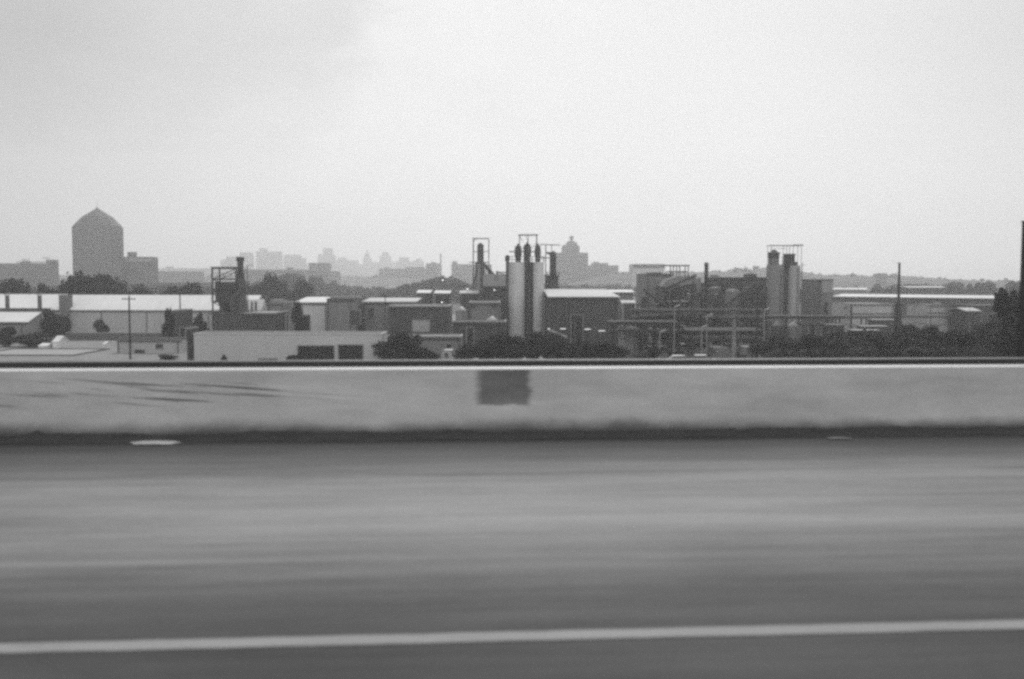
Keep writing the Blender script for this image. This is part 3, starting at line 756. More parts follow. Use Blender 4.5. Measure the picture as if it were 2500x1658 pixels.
# ================================================================== LONG PALE-ROOFED SHEDS, LEFT
shed('long_shed', 'very long shed with a bright white roof running behind the yard', 128, 640, 212, 9, 757, 722, wall_grey, white_roof, ridge_at=.8)
shed('white_roof_shed', 'white-roofed shed at the left edge, behind the small shed', -120, 172, 214, 9, 752, 720, wall_mid, white_roof, ridge_at=.8)
xg = PX(150, 213, 740)
t = thing('gable_wall', 'dark grey fire wall between the two white roofs', 'wall', (xg, 214, GZ))
obj('panel', MB().box(PX(141, 210, 740), PX(160, 210, 740), 210.5, 213.4, GZ, PZ(724, 213)), mat('fire_wall', .14, .9, .3, .2), t)
obj('cap', MB().box(PX(140.6, 210, 740), PX(160.4, 210, 740), 210.4, 213.5, PZ(724, 213)+.003, PZ(724, 213)+.15), mid_steel, t)
for xs, lab in ((18, 'short dark vent stack on the white roof at the far left'), (97, 'short dark vent stack on the white roof near the fire wall')):
    x = PX(xs, 208, 740)
    t = thing('vent_stack', lab, 'vent', (x, 208, GZ))
    obj('duct', MB().cyl((x, 208, GZ), (x, 208, PZ(724, 208)), .45, .42, 12), mid_steel, t, smooth=True)
    obj('rain_cap', MB().lathe(x, 208, [(.7, PZ(724, 208)+.2), (.1, PZ(724, 208)+.6)], 12), dark_steel, t)
    b = MB()
    for a in (0, 2.1, 4.2): b.bar((x+.4*math.cos(a), 208+.4*math.sin(a), PZ(724, 208)-.1), (x+.4*math.cos(a), 208+.4*math.sin(a), PZ(724, 208)+.25), .05)
    obj('bracket', b, dark_steel, t)
shed('small_shed', 'small shed with a pale roof beside dark bushes at the left', -60, 104, 182, 6, 786, 764, wall_mid, white_roof, ridge_at=.8, doors=[(5, 22, 800, None)])
tree('bush', 'dark ragged bush between the small shed and the long shed', 122, 70, 762, 190, 'bushes in the left yard', cat='bush')
tree('bush', 'dark bush with a bare side at the corner of the long shed', 150, 46, 772, 196, 'bushes in the left yard', cat='bush')
tree('bush', 'dark low bush in front of the small shed at the left edge', 10, 48, 800, 172, 'bushes in the left yard', cat='bush')
tree('bush', 'low dark bush in front of the small shed, right of its door', 70, 90, 815, 172, 'bushes in the left yard', cat='bush')
tree('bush', 'scrubby bush against the long shed wall, left of the tall pole', 248, 34, 782, 205, 'bushes in the left yard', dark=False, cat='bush')
# front low buildings at left
block('low_store', 'low grey flat-roofed store at the bottom left, beyond the rail', -80, 266, 152, 14, 866, conc, mat('store_roof', .30, .9, .2, .15), cat='store', coping=mid_steel, doors=[(60, 84, 872, None), (180, 196, 872, None)])
block('low_store', 'low grey store with dark eaves left of the big plain warehouse', 284, 462, 158, 4, 826, wall_grey, dark_roof, cat='store', coping=mid_steel, doors=[(330, 352, 855, None)], windows=[(380, 398, 840, 850)])
block('yard_wall', 'long low dark yard wall below the long shed', 160, 440, 190, .6, 812, mat('yard_wall', .10, .9, .3, .3), cat='wall', parapet=.15)
block('brick_hut', 'dark brick hut with a flat roof in front of the long shed', 425, 470, 176, 5, 756, wall_dark, dark_roof, cat='hut', doors=[(440, 452, 800, None)])
tree('tree', 'dark ragged tree left of the dark brick hut', 414, 36, 757, 178, None, cat='tree')
tree('bush', 'dark bush at the right side of the brick hut', 482, 26, 768, 176, None, cat='bush')
tree('bush', 'small dark bush between hut and steel tower', 501, 22, 788, 176, None, cat='bush')
block('corner_shaft', 'narrow dark brick shaft at the left end of the plain warehouse', 455, 472, 139, 4, 800, wall_dark, dark_roof, cat='building')
def plant_row(spec, group, cat='bush'):
    for (xs, wp, yt, dd, lab) in spec: tree('bush' if cat == 'bush' else 'tree', lab, xs, wp, yt, dd, group, cat=cat)
plant_row(((412, 44, 866, 146, 'low dark bush in front of the grey store near the tall pole'),
           (545, 16, 868, 135, 'tiny dark shrub at the foot of the plain warehouse'),
           (712, 34, 868, 135, 'dark shrub at the foot of the plain warehouse, left of its dark opening')), 'shrubs at the foot of the walls')
pale = shed('lens_spot_stack', 'pale block added for a lens spot, at the left between the low stores', 126, 166, 168, 4, 836, 822, mat('pale_plain', .62, .8, .8, .2), mat('pale_plain', .62), cat='stack', over=.1, overx=.1)  # this stack and the next are added solid shapes for pale lens spots
shed('lens_spot_stack', 'long low pale block added for a lens spot, left of the taller one', 92, 132, 167, 3, 846, 840, mat('pale_plain', .62), mat('pale_plain', .62), cat='stack', over=.1, overx=.1)
shed('pale_crate', 'small pale crate stack left of the tall pole', 248, 266, 166, 3, 842, 836, mat('pale_plain', .62), mat('pale_plain', .62), cat='crate', over=.05, overx=.05)

pole('utility_pole', 'tall dark utility pole in front of the long shed at left', 317, 722, 146, .16, arms=((.5, 1.0),))
pole('utility_pole', 'thin dark pole against the white roof, above the brick hut', 441, 702, 180, .14)
pole('utility_pole', 'thin dark pole left of the wide dark shed in the middle', 941, 718, 150, .09, arms=((.4, .6),))
pole('utility_pole', 'thin dark pole rising above the roofs left of the filter silos', 1848, 700, 150, .22)

# ================================================================== STEEL TOWER AND STACK, LEFT
d = 196
t, (A, B, zt) = frame_tower('frame_tower', 'dark open steel tower with a flat top bar, left of the thick stack', 518, 576, 654, d, 5, [800, 770, 738, 706, 682], t_=.24, over=.25, mt=dark_steel)
obj('hopper', MB().box(A+.35, B-.4, d+.5, d+4.5, PZ(740, d), PZ(690, d)).lathe((A+B)/2, d+2.5, [(.5, PZ(772, d)), (2.0, PZ(742, d))], 16), rust, t)
obj('stair', MB().bar((A, d-.2, GZ), (B, d-.2, PZ(800, d)), .2).bar((B, d-.2, PZ(800, d)), (A, d-.2, PZ(770, d)), .2).bar((A, d-.2, PZ(770, d)), (B, d-.2, PZ(738, d)), .2).bar((B, d-.2, PZ(738, d)), (A, d-.2, PZ(706, d)), .2), dark_steel, t)
t, (x, y, r, z) = vessel('exhaust_stack', 'thick dark exhaust stack with a collar, tallest thing above the long white roof', 579, 594, 627, d+1, rust, cat='stack', top='flat', plats=(668, 712), ladder=True)
obj('collar', MB().lathe(x, y, [(r+.02, z-.9), (r+.16, z-.85), (r+.16, z-.05), (r+.02, z)], 20), dark_steel, t)
obj('lower_casing', MB().lathe(x, y, [(r+.9, GZ), (r+.7, PZ(770, d)), (r+.35, PZ(690, d)), (r+.03, PZ(668, d)-.2)], 20), mat('casing', .075, .8, .4, .35, stretch=WST), t)
pole('light_mast', 'short bracket mast sticking up right of the thick dark stack', 606, 648, 198, .09, lamp=True)
t = thing('machine_house', 'dark machine house at the foot of the steel tower and thick stack', 'building', (PX(560, 194), 196, GZ))
obj('wall', MB().box(PX(524, 194), PX(596, 194), 193, 202, GZ, PZ(768, 194)), wall_dark, t)
obj('roof', MB().box(PX(522, 194), PX(598, 194), 192.8, 202.2, PZ(768, 194)+.003, PZ(768, 194)+.15), dark_roof, t)
obj('duct', tube_path(MB(), [(PX(566, 192), 192.5, PZ(760, 194)), (PX(566, 192), 192.5, PZ(730, 194)), (PX(586, 192), 193, PZ(712, 194))], .45, 10), rust, t)

shed('white_shed', 'small bright white shed end right of the thick dark stack', 597, 653, 203, 5, 758, 733, mat('white_clad', .72, .8, .3, .1), white_roof, over=.05, overx=.05, windows=[(613, 617, 736, 757), (622, 627, 736, 757)])
block('flat_shed', 'wide dark windowless shed with a pale coping behind the plain warehouse', 596, 705, 168, 10, 763, wall_dark, grey_roof, cat='shed', coping=galv, doors=[(700, 704, 768, None)])
block('grey_workshop', 'narrow grey workshop between the wide dark shed and the pale-roofed one', 654, 724, 200, 12, 738, wall_mid, grey_roof, cat='workshop', boxes=[(660, 690, 731, 2, 3, galv)])
tree('tree', 'leafy dark shrub in front of the narrow grey workshop', 733, 34, 742, 172, None)
shed('workshop', 'workshop with a bright white roof strip, left of the dark gap', 724, 828, 192, 14, 739, 727, wall_light, white_roof, ridge_at=.8, doors=[(740, 756, 770, None)])
block('workshop', 'mid grey two-storey workshop with a dark roof edge and a large dark door', 798, 890, 184, 12, 729, wall_mid, dark_roof, cat='workshop', coping=dark_steel, doors=[(853, 879, 758, 793, wall_dark)], windows=[(888-2, 889, 760, 775)], boxes=[(805, 880, 724, 9, 2, galv)])
shed('grey_works', 'long grey works with a thin pale roofline, behind the thin pole', 888, 1030, 188, 14, 738, 729, wall_mid, pale_roof, ridge_at=.8, windows=[(898, 912, 752, 776), (1000, 1012, 752, 770)])
block('wide_dark_shed', 'wide dark shed in the middle, with a pale door at its foot', 948, 1104, 176, 10, 746, wall_dark, grey_roof, cat='shed', coping=galv, doors=[(1008, 1048, 783, 810, mat('pale_door', .30, .8, .5, .1))])
SR = 'short pale roofs left of the silos'
for (a, b_, yt, dd, lab) in ((1020, 1056, 710, 214, 'left of the three short pale roofs by the leftmost frame tower'),
                             (1063, 1102, 711, 216, 'middle one of the three short pale roofs by the leftmost frame tower'),
                             (1124, 1168, 711, 212, 'short pale roof at the foot of the leftmost frame tower')):
    shed('pale_roof_hut', lab, a, b_, dd, 8, yt+6, yt, wall_dark, pale_roof if a > 1100 else white_roof, group=SR, cat='hut', over=.2)
block('tank_house', 'grey block with a light coping, left of the tall pale silos', 1145, 1222, 184, 10, 737, wall_mid, grey_roof, cat='building', coping=galv, windows=[(1150, 1160, 745, 752), (1200, 1212, 745, 752)])
block('tank_house', 'low dark block in front of the grey one, left of the silos', 1104, 1236, 160, 8, 785, wall_dark, dark_roof, cat='building', coping=mid_steel, doors=[(1140, 1156, 800, None)])
vessel('storage_tank', 'squat pale round tank left of the tall silos', 1112, 1140, 748, 170, galv, cat='tank', top='cone', ladder=True)
vessel('storage_tank', 'low grey tank with a conical top beside the squat pale one', 1186, 1216, 772, 166, galv, cat='tank', top='cone')
pole('light_mast', 'thin light mast by the squat pale tank', 1104, 742, 158, .06, lamp=True, mt=galv)

# big plain warehouse in front
block('plain_warehouse', 'big plain grey warehouse with two dark openings, behind the trees', 472, 945, 138, 6, 814, block_wall, dark_roof, cat='warehouse', parapet=.2, coping=mat('block_cap', .42, .9, .3, .1),
      doors=[(728, 815, 845, 885, black_open), (827, 885, 843, 882, black_open), (632, 676, 877, 886, black_open)])
block('low_warehouse', 'lower grey building with a pale flat roof edge, right of the plain warehouse', 946, 1130, 150, 5, 820, wall_mid, grey_roof, cat='warehouse', coping=galv, doors=[(1010, 1024, 840, None), (1090, 1102, 840, None)])
block('pale_kiosk', 'small pale kiosk between the two dark tree clumps', 1078, 1112, 143, 4, 856, mat('kiosk', .42, .9, .5, .15), pale_roof, cat='kiosk', parapet=.1, windows=[(1086, 1094, 862, 870)])

# ================================================================== FILTER SILOS IN THE MIDDLE
d = 192
SG = 'tall silos in the middle'
z614 = PZ(640, d)
for (a, b_, mt, dd, lab) in ((1242, 1281, silo_m, d, 'tall pale silo, left of the dark one'),
                             (1276, 1309, silo_dark, d+2.4, 'tall dark silo standing between two pale ones'),
                             (1302, 1328, silo_m, d, 'slimmer tall pale silo at the right of the dark one')):
    vessel('silo', lab, a, b_, 640, dd, mt, group=SG, top='flat', ladder=(mt is silo_dark))
# dark filter heads on top, each with its own cap
for (a, b_, yt, yb, lab) in ((1257, 1273, 596, 640, 'left dark filter head on top of the tall silos'),
                             (1279, 1296, 592, 640, 'middle dark filter head on top of the tall silos'),
                             (1306, 1320, 595, 640, 'right dark filter head on top of the tall silos')):
    A, B = PX(a, d+1.4, 600), PX(b_, d+1.4, 600); x = (A+B)/2; r = (B-A)/2; y = d+1.6; zt = PZ(yt, d+1.4); zb = PZ(640, d)+.03
    t = thing('dust_filter', lab, 'filter', (x, y, zb), 'filter heads on the silos')
    obj('body', MB().lathe(x, y, [(r*.85, zb), (r*.9, zb+1.0), (r*1.1, zb+1.3), (r*1.1, zt-1.0), (r*.8, zt-.7)], 14), rust, t, smooth=True)
    obj('cap', MB().lathe(x, y, [(r*1.1, zt-.68), (r*1.1, zt-.55), (r*.35, zt-.2), (r*.3, zt), (.05, zt+.1)], 14), dark_steel, t)
t = thing('top_gantry', 'open steel gantry with a flat top bar over the tall silos', 'gantry', (PX(1290, d), d+1.5, PZ(640, d)+.04))
A, B, z0, z1 = PX(1268, d), PX(1310, d), PZ(640, d)+.04, PZ(573, d)
b = MB()
for x in (A, B):
    for y in (d+.15, d+3.0):
        obj('post', MB().bar((x, y, z0), (x, y, z1), .10), dark_steel, t)
for z in (z1, PZ(614, d)):
    for y in (d+.15, d+3.0): b.bar((A-(.25 if z == z1 else 2.0), y, z), (B+(.25 if z == z1 else .2), y, z), .13)
    for x in (A, B): b.bar((x, d+.22, z), (x, d+2.93, z), .12)
obj('beam', b, dark_steel, t)
b = MB(); mx = (A+B)/2
b.bar((A, d+.1, z1-.2), (A+.6, d+.1, PZ(590, d)), .07); b.bar((mx, d+.1, z1), (mx, d+.1, PZ(592, d)), .09); b.bar((mx-.5, d+.1, z1), (mx-.1, d+.1, PZ(590, d)), .07)
b.bar((B, d+.1, PZ(592, d)), (mx, d+.1, PZ(614, d)), .07); b.bar((A, d+.1, PZ(614, d)), (mx, d+.1, PZ(592, d)), .07)
obj('brace', b, dark_steel, t)
b = MB()
for y in (d+.1, d+3.1):
    b.bar((PX(1240, d), y, z0+1.05), (PX(1328, d), y, z0+1.05), .05); b.bar((PX(1240, d), y, z0+.5), (PX(1328, d), y, z0+.5), .04)
    for i in range(10): x = PX(1240+88*i/9, d); b.bar((x, y, z0), (x, y, z0+1.05), .05)
obj('railing', b, dark_steel, t)
# riser pipe left of the silos
t = thing('riser_duct', 'dark riser pipe with a bulbous head along the left side of the silos', 'pipe', (PX(1240, d), d-.2, GZ))
x = PX(1238.5, d)
obj('pipe', tube_path(MB(), [(x, d-.2, GZ), (x, d-.2, PZ(640, d))], .30, 10), rust, t)
obj('head', MB().lathe(x, d-.2, [(.3, PZ(640, d)+.01), (.46, PZ(634, d)), (.46, PZ(627, d)), (.2, PZ(623, d))], 12), dark_steel, t)
obj('bracket', MB().bar((x, d-.2, PZ(665, d)), (PX(1214, d), d-.1, PZ(665, d)), .2).bar((x, d-.2, PZ(672, d)), (PX(1218, d), d-.1, PZ(667, d)), .12), dark_steel, t)

# leftmost frame tower with its filter
d = 218
t, (A, B, zt) = frame_tower('frame_tower', 'slim open steel frame with a dark filter inside, left of the silos', 1155, 1193, 582, d, 3, [640, 614], t_=.09, over=.2, floors=False, brace=False)
b = MB(); b.bar((A, d, PZ(700, d)), (A+1.2, d, PZ(640, d)), .2).bar((B+2.2, d, PZ(700, d)), (A+2.0, d, PZ(640, d)), .22).bar((A-1, d+.2, PZ(641, d)), (B, d+.2, PZ(641, d)), .16)
b.bar((A, d+.1, PZ(590, d)), (A+.9, d+.1, PZ(582, d)), .08)
obj('strut', b, dark_steel, t)
t, (x, y, r, z) = vessel('filter_column', 'dark bulging filter column inside the slim frame', 1165, 1181, 592, d+.4, rust, cat='filter', z0=PZ(640, d), top='cone', ladder=False)
t, (x, y, r, z) = vessel('process_column', 'slim column with a pale strip under the slim frame', 1160, 1184, 641, d+.6, wall_mid, cat='column', top='flat', ladder=True)
obj('pale_pipe', MB().cyl((x-.2, d-.1, GZ), (x-.2, d-.1, PZ(645, d)), .3, n=10), galv, t)
shed('dark_plant_house', 'dark plant house with sloping conveyor, between slim frame and silos', 1180, 1246, 205, 10, 700, 672, wall_dark, dark_roof, cat='building', over=.1, overx=.1, vents=1)
t = thing('conveyor', 'sloping dark conveyor gallery down from the slim frame', 'conveyor', (PX(1200, 214), 214, GZ))
obj('gallery', MB().bar((PX(1180, 214), 214, PZ(642, 214)), (PX(1226, 214), 208, PZ(694, 214)), .55), dark_steel, t)
obj('trestle', MB().bar((PX(1205, 212), 212, GZ), (PX(1205, 212), 212, PZ(670, 212)), .15).bar((PX(1225, 209), 209, GZ), (PX(1222, 209), 209, PZ(694, 209)), .15), dark_steel, t)

# tower right of silos
d = 212
t, (x, y, r, z) = vessel('filter_column', 'dark filter column with side brackets, right of the tall silos', 1342, 1358, 612, d, rust, cat='filter', top='cone', plats=(676,), ladder=True)
obj('side_bracket', MB().bar((x, y-.6, PZ(617, d)), (PX(1332, d), y-.6, PZ(617, d)), .3).bar((PX(1334, d), y-.6, PZ(617, d)), (x, y-.6, PZ(626, d)), .16), dark_steel, t)
obj('base_frame', MB().prismx(PX(1331, d), PX(1363, d), [(d-.4, GZ), (d-.2, PZ(672, d)), (d+2.4, PZ(672, d)), (d+2.6, GZ)]), wall_dark, t)
t = thing('pipe_bridge', 'thin horizontal pipes linking the tall silos to the dark column', 'pipe', (PX(1336, 203), 203, GZ))
obj('pipe', MB().cyl((PX(1318, 203), 200, PZ(598, 203)), (PX(1368, 203), 206, PZ(597, 203)), .09, n=8).cyl((PX(1318, 203), 200, PZ(630, 203)), (PX(1345, 203), 206, PZ(629, 203)), .1, n=8), dark_steel, t)
obj('post', MB().bar((PX(1346, 203), 203, PZ(612, 203)), (PX(1346, 203), 203, PZ(597, 203)), .1).bar((PX(1331, 203), 201, GZ), (PX(1331, 203), 201, PZ(598, 203)-.1), .14), dark_steel, t)

# hall right of the silos
t, q = shed('dark_hall', 'large dark-walled hall with a pale low-pitched roof, right of the silos', 1328, 1509, 178, 30, 726, 708, wall_dark, mat('hall_roof', .50, .8, .06, .12), ridge_at=.85, cat='hall', doors=[(1395, 1422, 770, None)])
X0, X1, ze, zr = q
b = MB()
for i in range(9):
    x = X0+(X1-X0)*i/8; b.box(x-.09, x+.09, 177.86, 177.997, GZ, ze-.2)
obj('pilaster', b, mid_steel, t)
for (a, b_, yy, lab) in ((1337, 1343, 803, 'short lit tube lamp at the silo end of the dark hall'), (1368, 1381, 803, 'lit tube lamp on the dark hall, second from the silos'),
                         (1427, 1442, 804, 'lit tube lamp on the dark hall, right of its door'), (1461, 1477, 808, 'lit tube lamp at the right end of the dark hall')):
    dl = 177.3; A, B = PX(a, dl, yy), PX(b_, dl, yy); z = PZ(yy, dl, a)
    tt = thing('wall_lamp', lab, 'lamp', ((A+B)/2, dl, z), 'lamps on the dark hall')
    obj('tube', MB().box(A, B, dl-.08, dl+.05, z-.03, z+.055), lamp_lit, tt)
    obj('housing', MB().box(A-.05, B+.05, dl-.1, dl+.1, z+.063, z+.14).bar((A+.1, dl, z+.1), (A+.1, 177.85, z+.1), .05).bar((B-.1, dl, z+.1), (B-.1, 177.85, z+.1), .05), dark_steel, tt)
t = thing('conveyor', 'slanting pale conveyor in front of the dark hall by the silos', 'conveyor', (PX(1365, 168), 168, GZ))
obj('gallery', MB().bar((PX(1340, 168), 168, PZ(806, 168)), (PX(1385, 165), 165, PZ(824, 165)), .35), galv, t)
obj('trestle', MB().bar((PX(1350, 168), 168, GZ), (PX(1350, 168), 168, PZ(812, 168)), .12).bar((PX(1378, 166), 166, GZ), (PX(1378, 166), 166, PZ(824, 166)), .12), dark_steel, t)
for (xs, ys, dd, lab) in ((1081, 684, 300, 'bright floodlight on a thin mast above the wooded slope'), (1141, 706, 208, 'bright floodlight left of the slim frame tower'),
                          (1207, 708, 200, 'bright floodlight between slim frame and silos'), (1079, 738, 172, 'bright floodlight on the wide dark shed')):
    x = PX(xs, dd, ys); z = PZ(ys, dd, xs)
    fm = emis('flood_lens', .8, 3) if not bpy.data.materials.get('flood_lens') else bpy.data.materials['flood_lens']
    t = thing('floodlight', lab, 'floodlight', (x, dd, GZ), 'bright floodlights left of the silos')
    q = .085*dd/200
    obj('mast', MB().cyl((x, dd+.2, GZ), (x, dd+.2, z+.1), .06, n=8), mid_steel, t)
    obj('lens', MB().lathe(x, dd, [(.05, z-q), (q*1.2, z-q*.5), (q*1.3, z+q*.4), (.05, z+q)], 12), fm, t)
    obj('hood', MB().box(x-q*1.6, x+q*1.6, dd-.1, dd+.3, z+q+.01, z+q+.06), dark_steel, t)
shed('long_far_roof', 'far white-roofed shed behind the right end of the dark hall', 1440, 1545, 260, 8, 714, 709, wall_mid, white_roof, cat='shed')
shed('white_portal', 'small white portal building between dark hall and grey plant', 1511, 1551, 200, 6, 742, 735, mat('portal_clad', .42, .8, .4, .2), pale_roof, cat='building', over=.1, overx=.1, doors=[(1524, 1548, 741, None, wall_dark)])

# ================================================================== PROCESS PLANT, RIGHT OF CENTRE
d = 225
block('plant_building', 'tall dark grey plant building with a slightly peaked roof', 1553, 1640, d, 18, 668, wall_mid, dark_roof, coping=dark_steel, boxes=[(1590, 1616, 665, 2, 8, mid_steel)], windows=[(1566, 1580, 735, 745)])
block('plant_building', 'long dark plant building with a straight roof edge, left of the filter silos', 1722, 1880, 215, 16, 677, wall_dark, dark_roof, coping=dark_steel, boxes=[(1740, 1756, 671, 2, 3, galv), (1828, 1848, 669, 2, 5, dark_steel)])
block('plant_building', 'middle grey plant building behind the dark chimney', 1640, 1722, 230, 14, 690, wall_mid, dark_roof, coping=dark_steel)
t = thing('arched_roof_store', 'curved grey barrel roof behind the dark chimney', 'store', (PX(1660, 222), 222, GZ))
prof = [(1610, 700), (1625, 682), (1650, 674), (1675, 672), (1695, 676), (1708, 690)]
vs = [(PX(a, 219), PZ(y_, 219)) for a, y_ in prof]; b = MB(); n = len(vs)
b.v = [(x, 218, z) for x, z in vs]+[(x, 229, z) for x, z in vs]; b.f = [(i, i+1, n+i+1, n+i) for i in range(n-1)]+[tuple(range(n)), tuple(range(n, 2*n))[::-1]]
obj('roof', b, mat('barrel_roof', .2, .7, .4, .2), t)
obj('wall', MB().box(vs[0][0], vs[-1][0], 218.2, 228.8, GZ, vs[-1][1]-.6), wall_dark, t)
t = thing('canopy', 'thin flat canopy on posts above the grey plant roof', 'canopy', (PX(1654, 224), 226, GZ))
A, B = PX(1624, 224), PX(1683, 224); z = PZ(647, 224)
obj('roof', MB().box(A, B, 224, 229, z-.15, z+.1), dark_steel, t)
for x in (A+1.8, A+3.2, B-.3):
    for y in (224.3, 228.5): obj('post', MB().bar((x, y, GZ), (x, y, z-.155), .16), dark_steel, t)
obj('deck', MB().box(A+.9, B-.6, 224.4, 228.4, PZ(664, 224), PZ(661, 224)), dark_steel, t)
vessel('plant_chimney', 'thick black chimney rising above the process plant', 1720, 1729, 641, 190, silo_dark if False else mat('black_pipe', .025, .6), cat='chimney', top='flat', ladder=True)
vessel('process_tank', 'big grey upright tank right of the black chimney', 1770, 1806, 706, 184, mat('grey_tank', .13, .7, .5, .3, stretch=WST), cat='tank', top='dome', z0=None)
vessel('process_tank', 'round dark tank behind the black chimney', 1728, 1764, 700, 200, mat('dark_tank', .075, .7, .5, .3, stretch=WST), cat='tank', top='dome')
vessel('process_column', 'slim pale column just left of the black chimney', 1702, 1711, 676, 186, galv, cat='column', top='dome', plats=(720,))
vessel('process_column', 'short pale column left of the slim pale one', 1676, 1685, 716, 182, galv, cat='column', top='dome')
vessel('process_column', 'grey column with two railed platforms below the canopy', 1640, 1656, 690, 184, rust, cat='column', top='dome', plats=(712, 750))
vessel('process_tank', 'squat grey tank in front of the dark hall corner', 1526, 1560, 798, 160, mat('squat_tank', .16, .7, .5, .2), cat='tank', top='dome')
t, _ = frame_tower('frame_tower', 'open dark frame with pipes under the flat canopy', 1640, 1690, 708, 176, 6, [845, 800, 770, 738], t_=.2, cat='steel frame')
t, _ = frame_tower('frame_tower', 'wide dark steel frame between the two grey tanks', 1730, 1836, 742, 172, 6, [846, 812, 776], t_=.2)
t, _ = frame_tower('frame_tower', 'low dark steel frame at the left of the process plant', 1582, 1632, 775, 168, 5, [850, 812], t_=.16)
pipe_rack('long pipe rack crossing in front of the process plant', 1560, 1850, 758, 166, 4, 6, 2, 7)
pipe_rack('lower pipe rack near the rail, in front of the big grey tank', 1690, 1846, 808, 152, 3, 5, 2, 5)
pipe_rack('short pipe rack beside the squat grey tank', 1500, 1640, 790, 158, 3, 4, 2, 6)
for i, (xs, yt, dd, mt, lab) in enumerate(((1611, 812, 150, galv, 'thin pale riser pipe left of the dark frame'), (1647, 750, 155, galv, 'thin pale riser pipe through the open dark frame'),
            (1726, 772, 150, galv, 'thin pale riser pipe below the black chimney'), (1713, 800, 148, galv, 'short pale riser pipe near the rail below the chimney'),
            (1660, 700, 160, dark_steel, 'thin dark riser pipe up to the canopy'), (1690, 720, 158, dark_steel, 'thin dark riser pipe right of the open frame'),
            (1762, 690, 170, dark_steel, 'thin dark riser pipe on the long plant building'), (1866, 758, 158, galv, 'pale riser pipe left of the filter silos'))):
    x = PX(xs, dd, yt); z = PZ(yt, dd, xs)
    t = thing('riser_pipe', lab, 'pipe', (x, dd, GZ), 'riser pipes of the plant')
    obj('pipe', tube_path(MB(), [(x, dd, GZ), (x, dd, z), (x+.9, dd+.4, z+.3)], .12, 8), mt, t)
    b = MB()
    for zz in (GZ+1.2, (GZ+z)/2, z-.5): b.lathe(x, dd, [(.125, zz-.05), (.2, zz-.04), (.2, zz+.04), (.125, zz+.05)], 10)
    obj('flange', b, mt, t)
for (a, b_, yt, dd, kind, lab) in ((1566, 1580, 722, 176, 'dome', 'slim rust-dark column at the left of the plant, against the tall grey building'), (1592, 1604, 742, 171, 'dome', 'second slim dark column left of the open frame'),
        (1620, 1632, 700, 188, 'flat', 'dark flat-topped column left of the barrel roof'), (1692, 1700, 735, 169, 'dome', 'thin dark column between open frame and black chimney'),
        (1744, 1756, 716, 176, 'cone', 'dark column with conical top in front of the dark tank'), (1816, 1832, 700, 188, 'dome', 'dark domed column right of the big grey tank'),
        (1842, 1852, 728, 180, 'flat', 'thin dark column left of the thick utility pole'), (1858, 1870, 708, 184, 'dome', 'dark domed column just left of the right pair of silos')):
    vessel('process_column', lab, a, b_, yt, dd, rust if a % 4 else mat('dark_tank', .075), cat='column', top=kind, plats=(yt+28,) if a % 3 else (), group='dark columns of the plant')
for (a, b_, yt, dd, lab) in ((1556, 1612, 742, 182, 'tall dark frame against the tall grey building'), (1694, 1724, 716, 180, 'narrow dark frame behind the black chimney'), (1838, 1872, 700, 190, 'narrow dark frame left of the right pair of silos')):
    frame_tower('frame_tower', lab, a, b_, yt, dd, 5, [840, 806, 775], t_=.18)
block('switch_house', 'long low dark switch house at the foot of the plant', 1600, 1730, 188, 6, 806, wall_dark, dark_roof, cat='building', coping=mid_steel, windows=[(1612, 1622, 812, 822), (1640, 1650, 812, 822)])
block('switch_house', 'dark switch house behind the right frame of the plant', 1736, 1862, 194, 6, 792, wall_dark, dark_roof, cat='building', coping=mid_steel, windows=[(1750, 1760, 800, 812)])
for (x0_, y0_, x1_, y1_, dd, lab) in ((1570, 705, 1640, 760, 179, 'long slanting dark duct at the left of the plant'), (1655, 690, 1700, 672, 200, 'short slanting duct up to the canopy'), (1770, 745, 1835, 700, 181, 'slanting dark duct above the wide frame'), (1560, 772, 1720, 768, 165, 'long level dark duct across the plant')):
    A_ = Vector((PX(x0_, dd), dd, PZ(y0_, dd, x0_))); B_ = Vector((PX(x1_, dd), dd+1, PZ(y1_, dd, x1_)))
    t = thing('duct', lab, 'duct', (A_.x, dd, GZ), 'ducts of the plant')
    obj('pipe', MB().cyl(A_, B_, .3, n=10), rust, t, smooth=True)
    obj('post', MB().bar((A_.x+.5, dd, GZ), (A_.x+.5, dd, A_.z-.25), .16), dark_steel, t)
    obj('post', MB().bar((B_.x-.5, dd+1, GZ), (B_.x-.5, dd+1, B_.z-.25), .16), dark_steel, t)
# pale conical hopper on a leg
t = thing('hopper_column', 'pale upright pipe widening at its foot, right of the plant frame', 'hopper', (PX(1793, 150), 150, GZ))
x = PX(1793, 150)
obj('pipe', MB().lathe(x, 150, [(.45, GZ), (.42, PZ(852, 150)), (.28, PZ(830, 150)), (.2, PZ(778, 150))], 14), galv, t, smooth=True)
obj('flange', MB().lathe(x, 150, [(.21, PZ(800, 150)), (.33, PZ(800, 150)+.02), (.33, PZ(800, 150)+.1), (.21, PZ(800, 150)+.12)], 14), galv, t)
block('control_cabin', 'grey control cabin near the rail, below the tall frame', 1726, 1784, 150, 5, 849, wall_mid, grey_roof, cat='cabin', parapet=.1, windows=[(1738, 1748, 856, 864)])
block('control_cabin', 'paler control cabin with a mottled front beside the first one', 1797, 1842, 148, 5, 847, mat('mottled', .22, .9, 1.5, .5), grey_roof, cat='cabin', parapet=.1, windows=[(1808, 1822, 866, 876)])
t = thing('ridge_beam', 'cluster of pipes along the roof edge of the long plant building', 'pipe', (PX(1790, 213), 213.5, GZ))
obj('pipe', MB().cyl((PX(1725, 213), 213.6, PZ(690, 213)), (PX(1875, 213), 213.6, PZ(690, 213)), .18, n=8).cyl((PX(1725, 213), 213.2, PZ(705, 213)), (PX(1830, 213), 213.2, PZ(705, 213)), .25, n=8), rust, t)
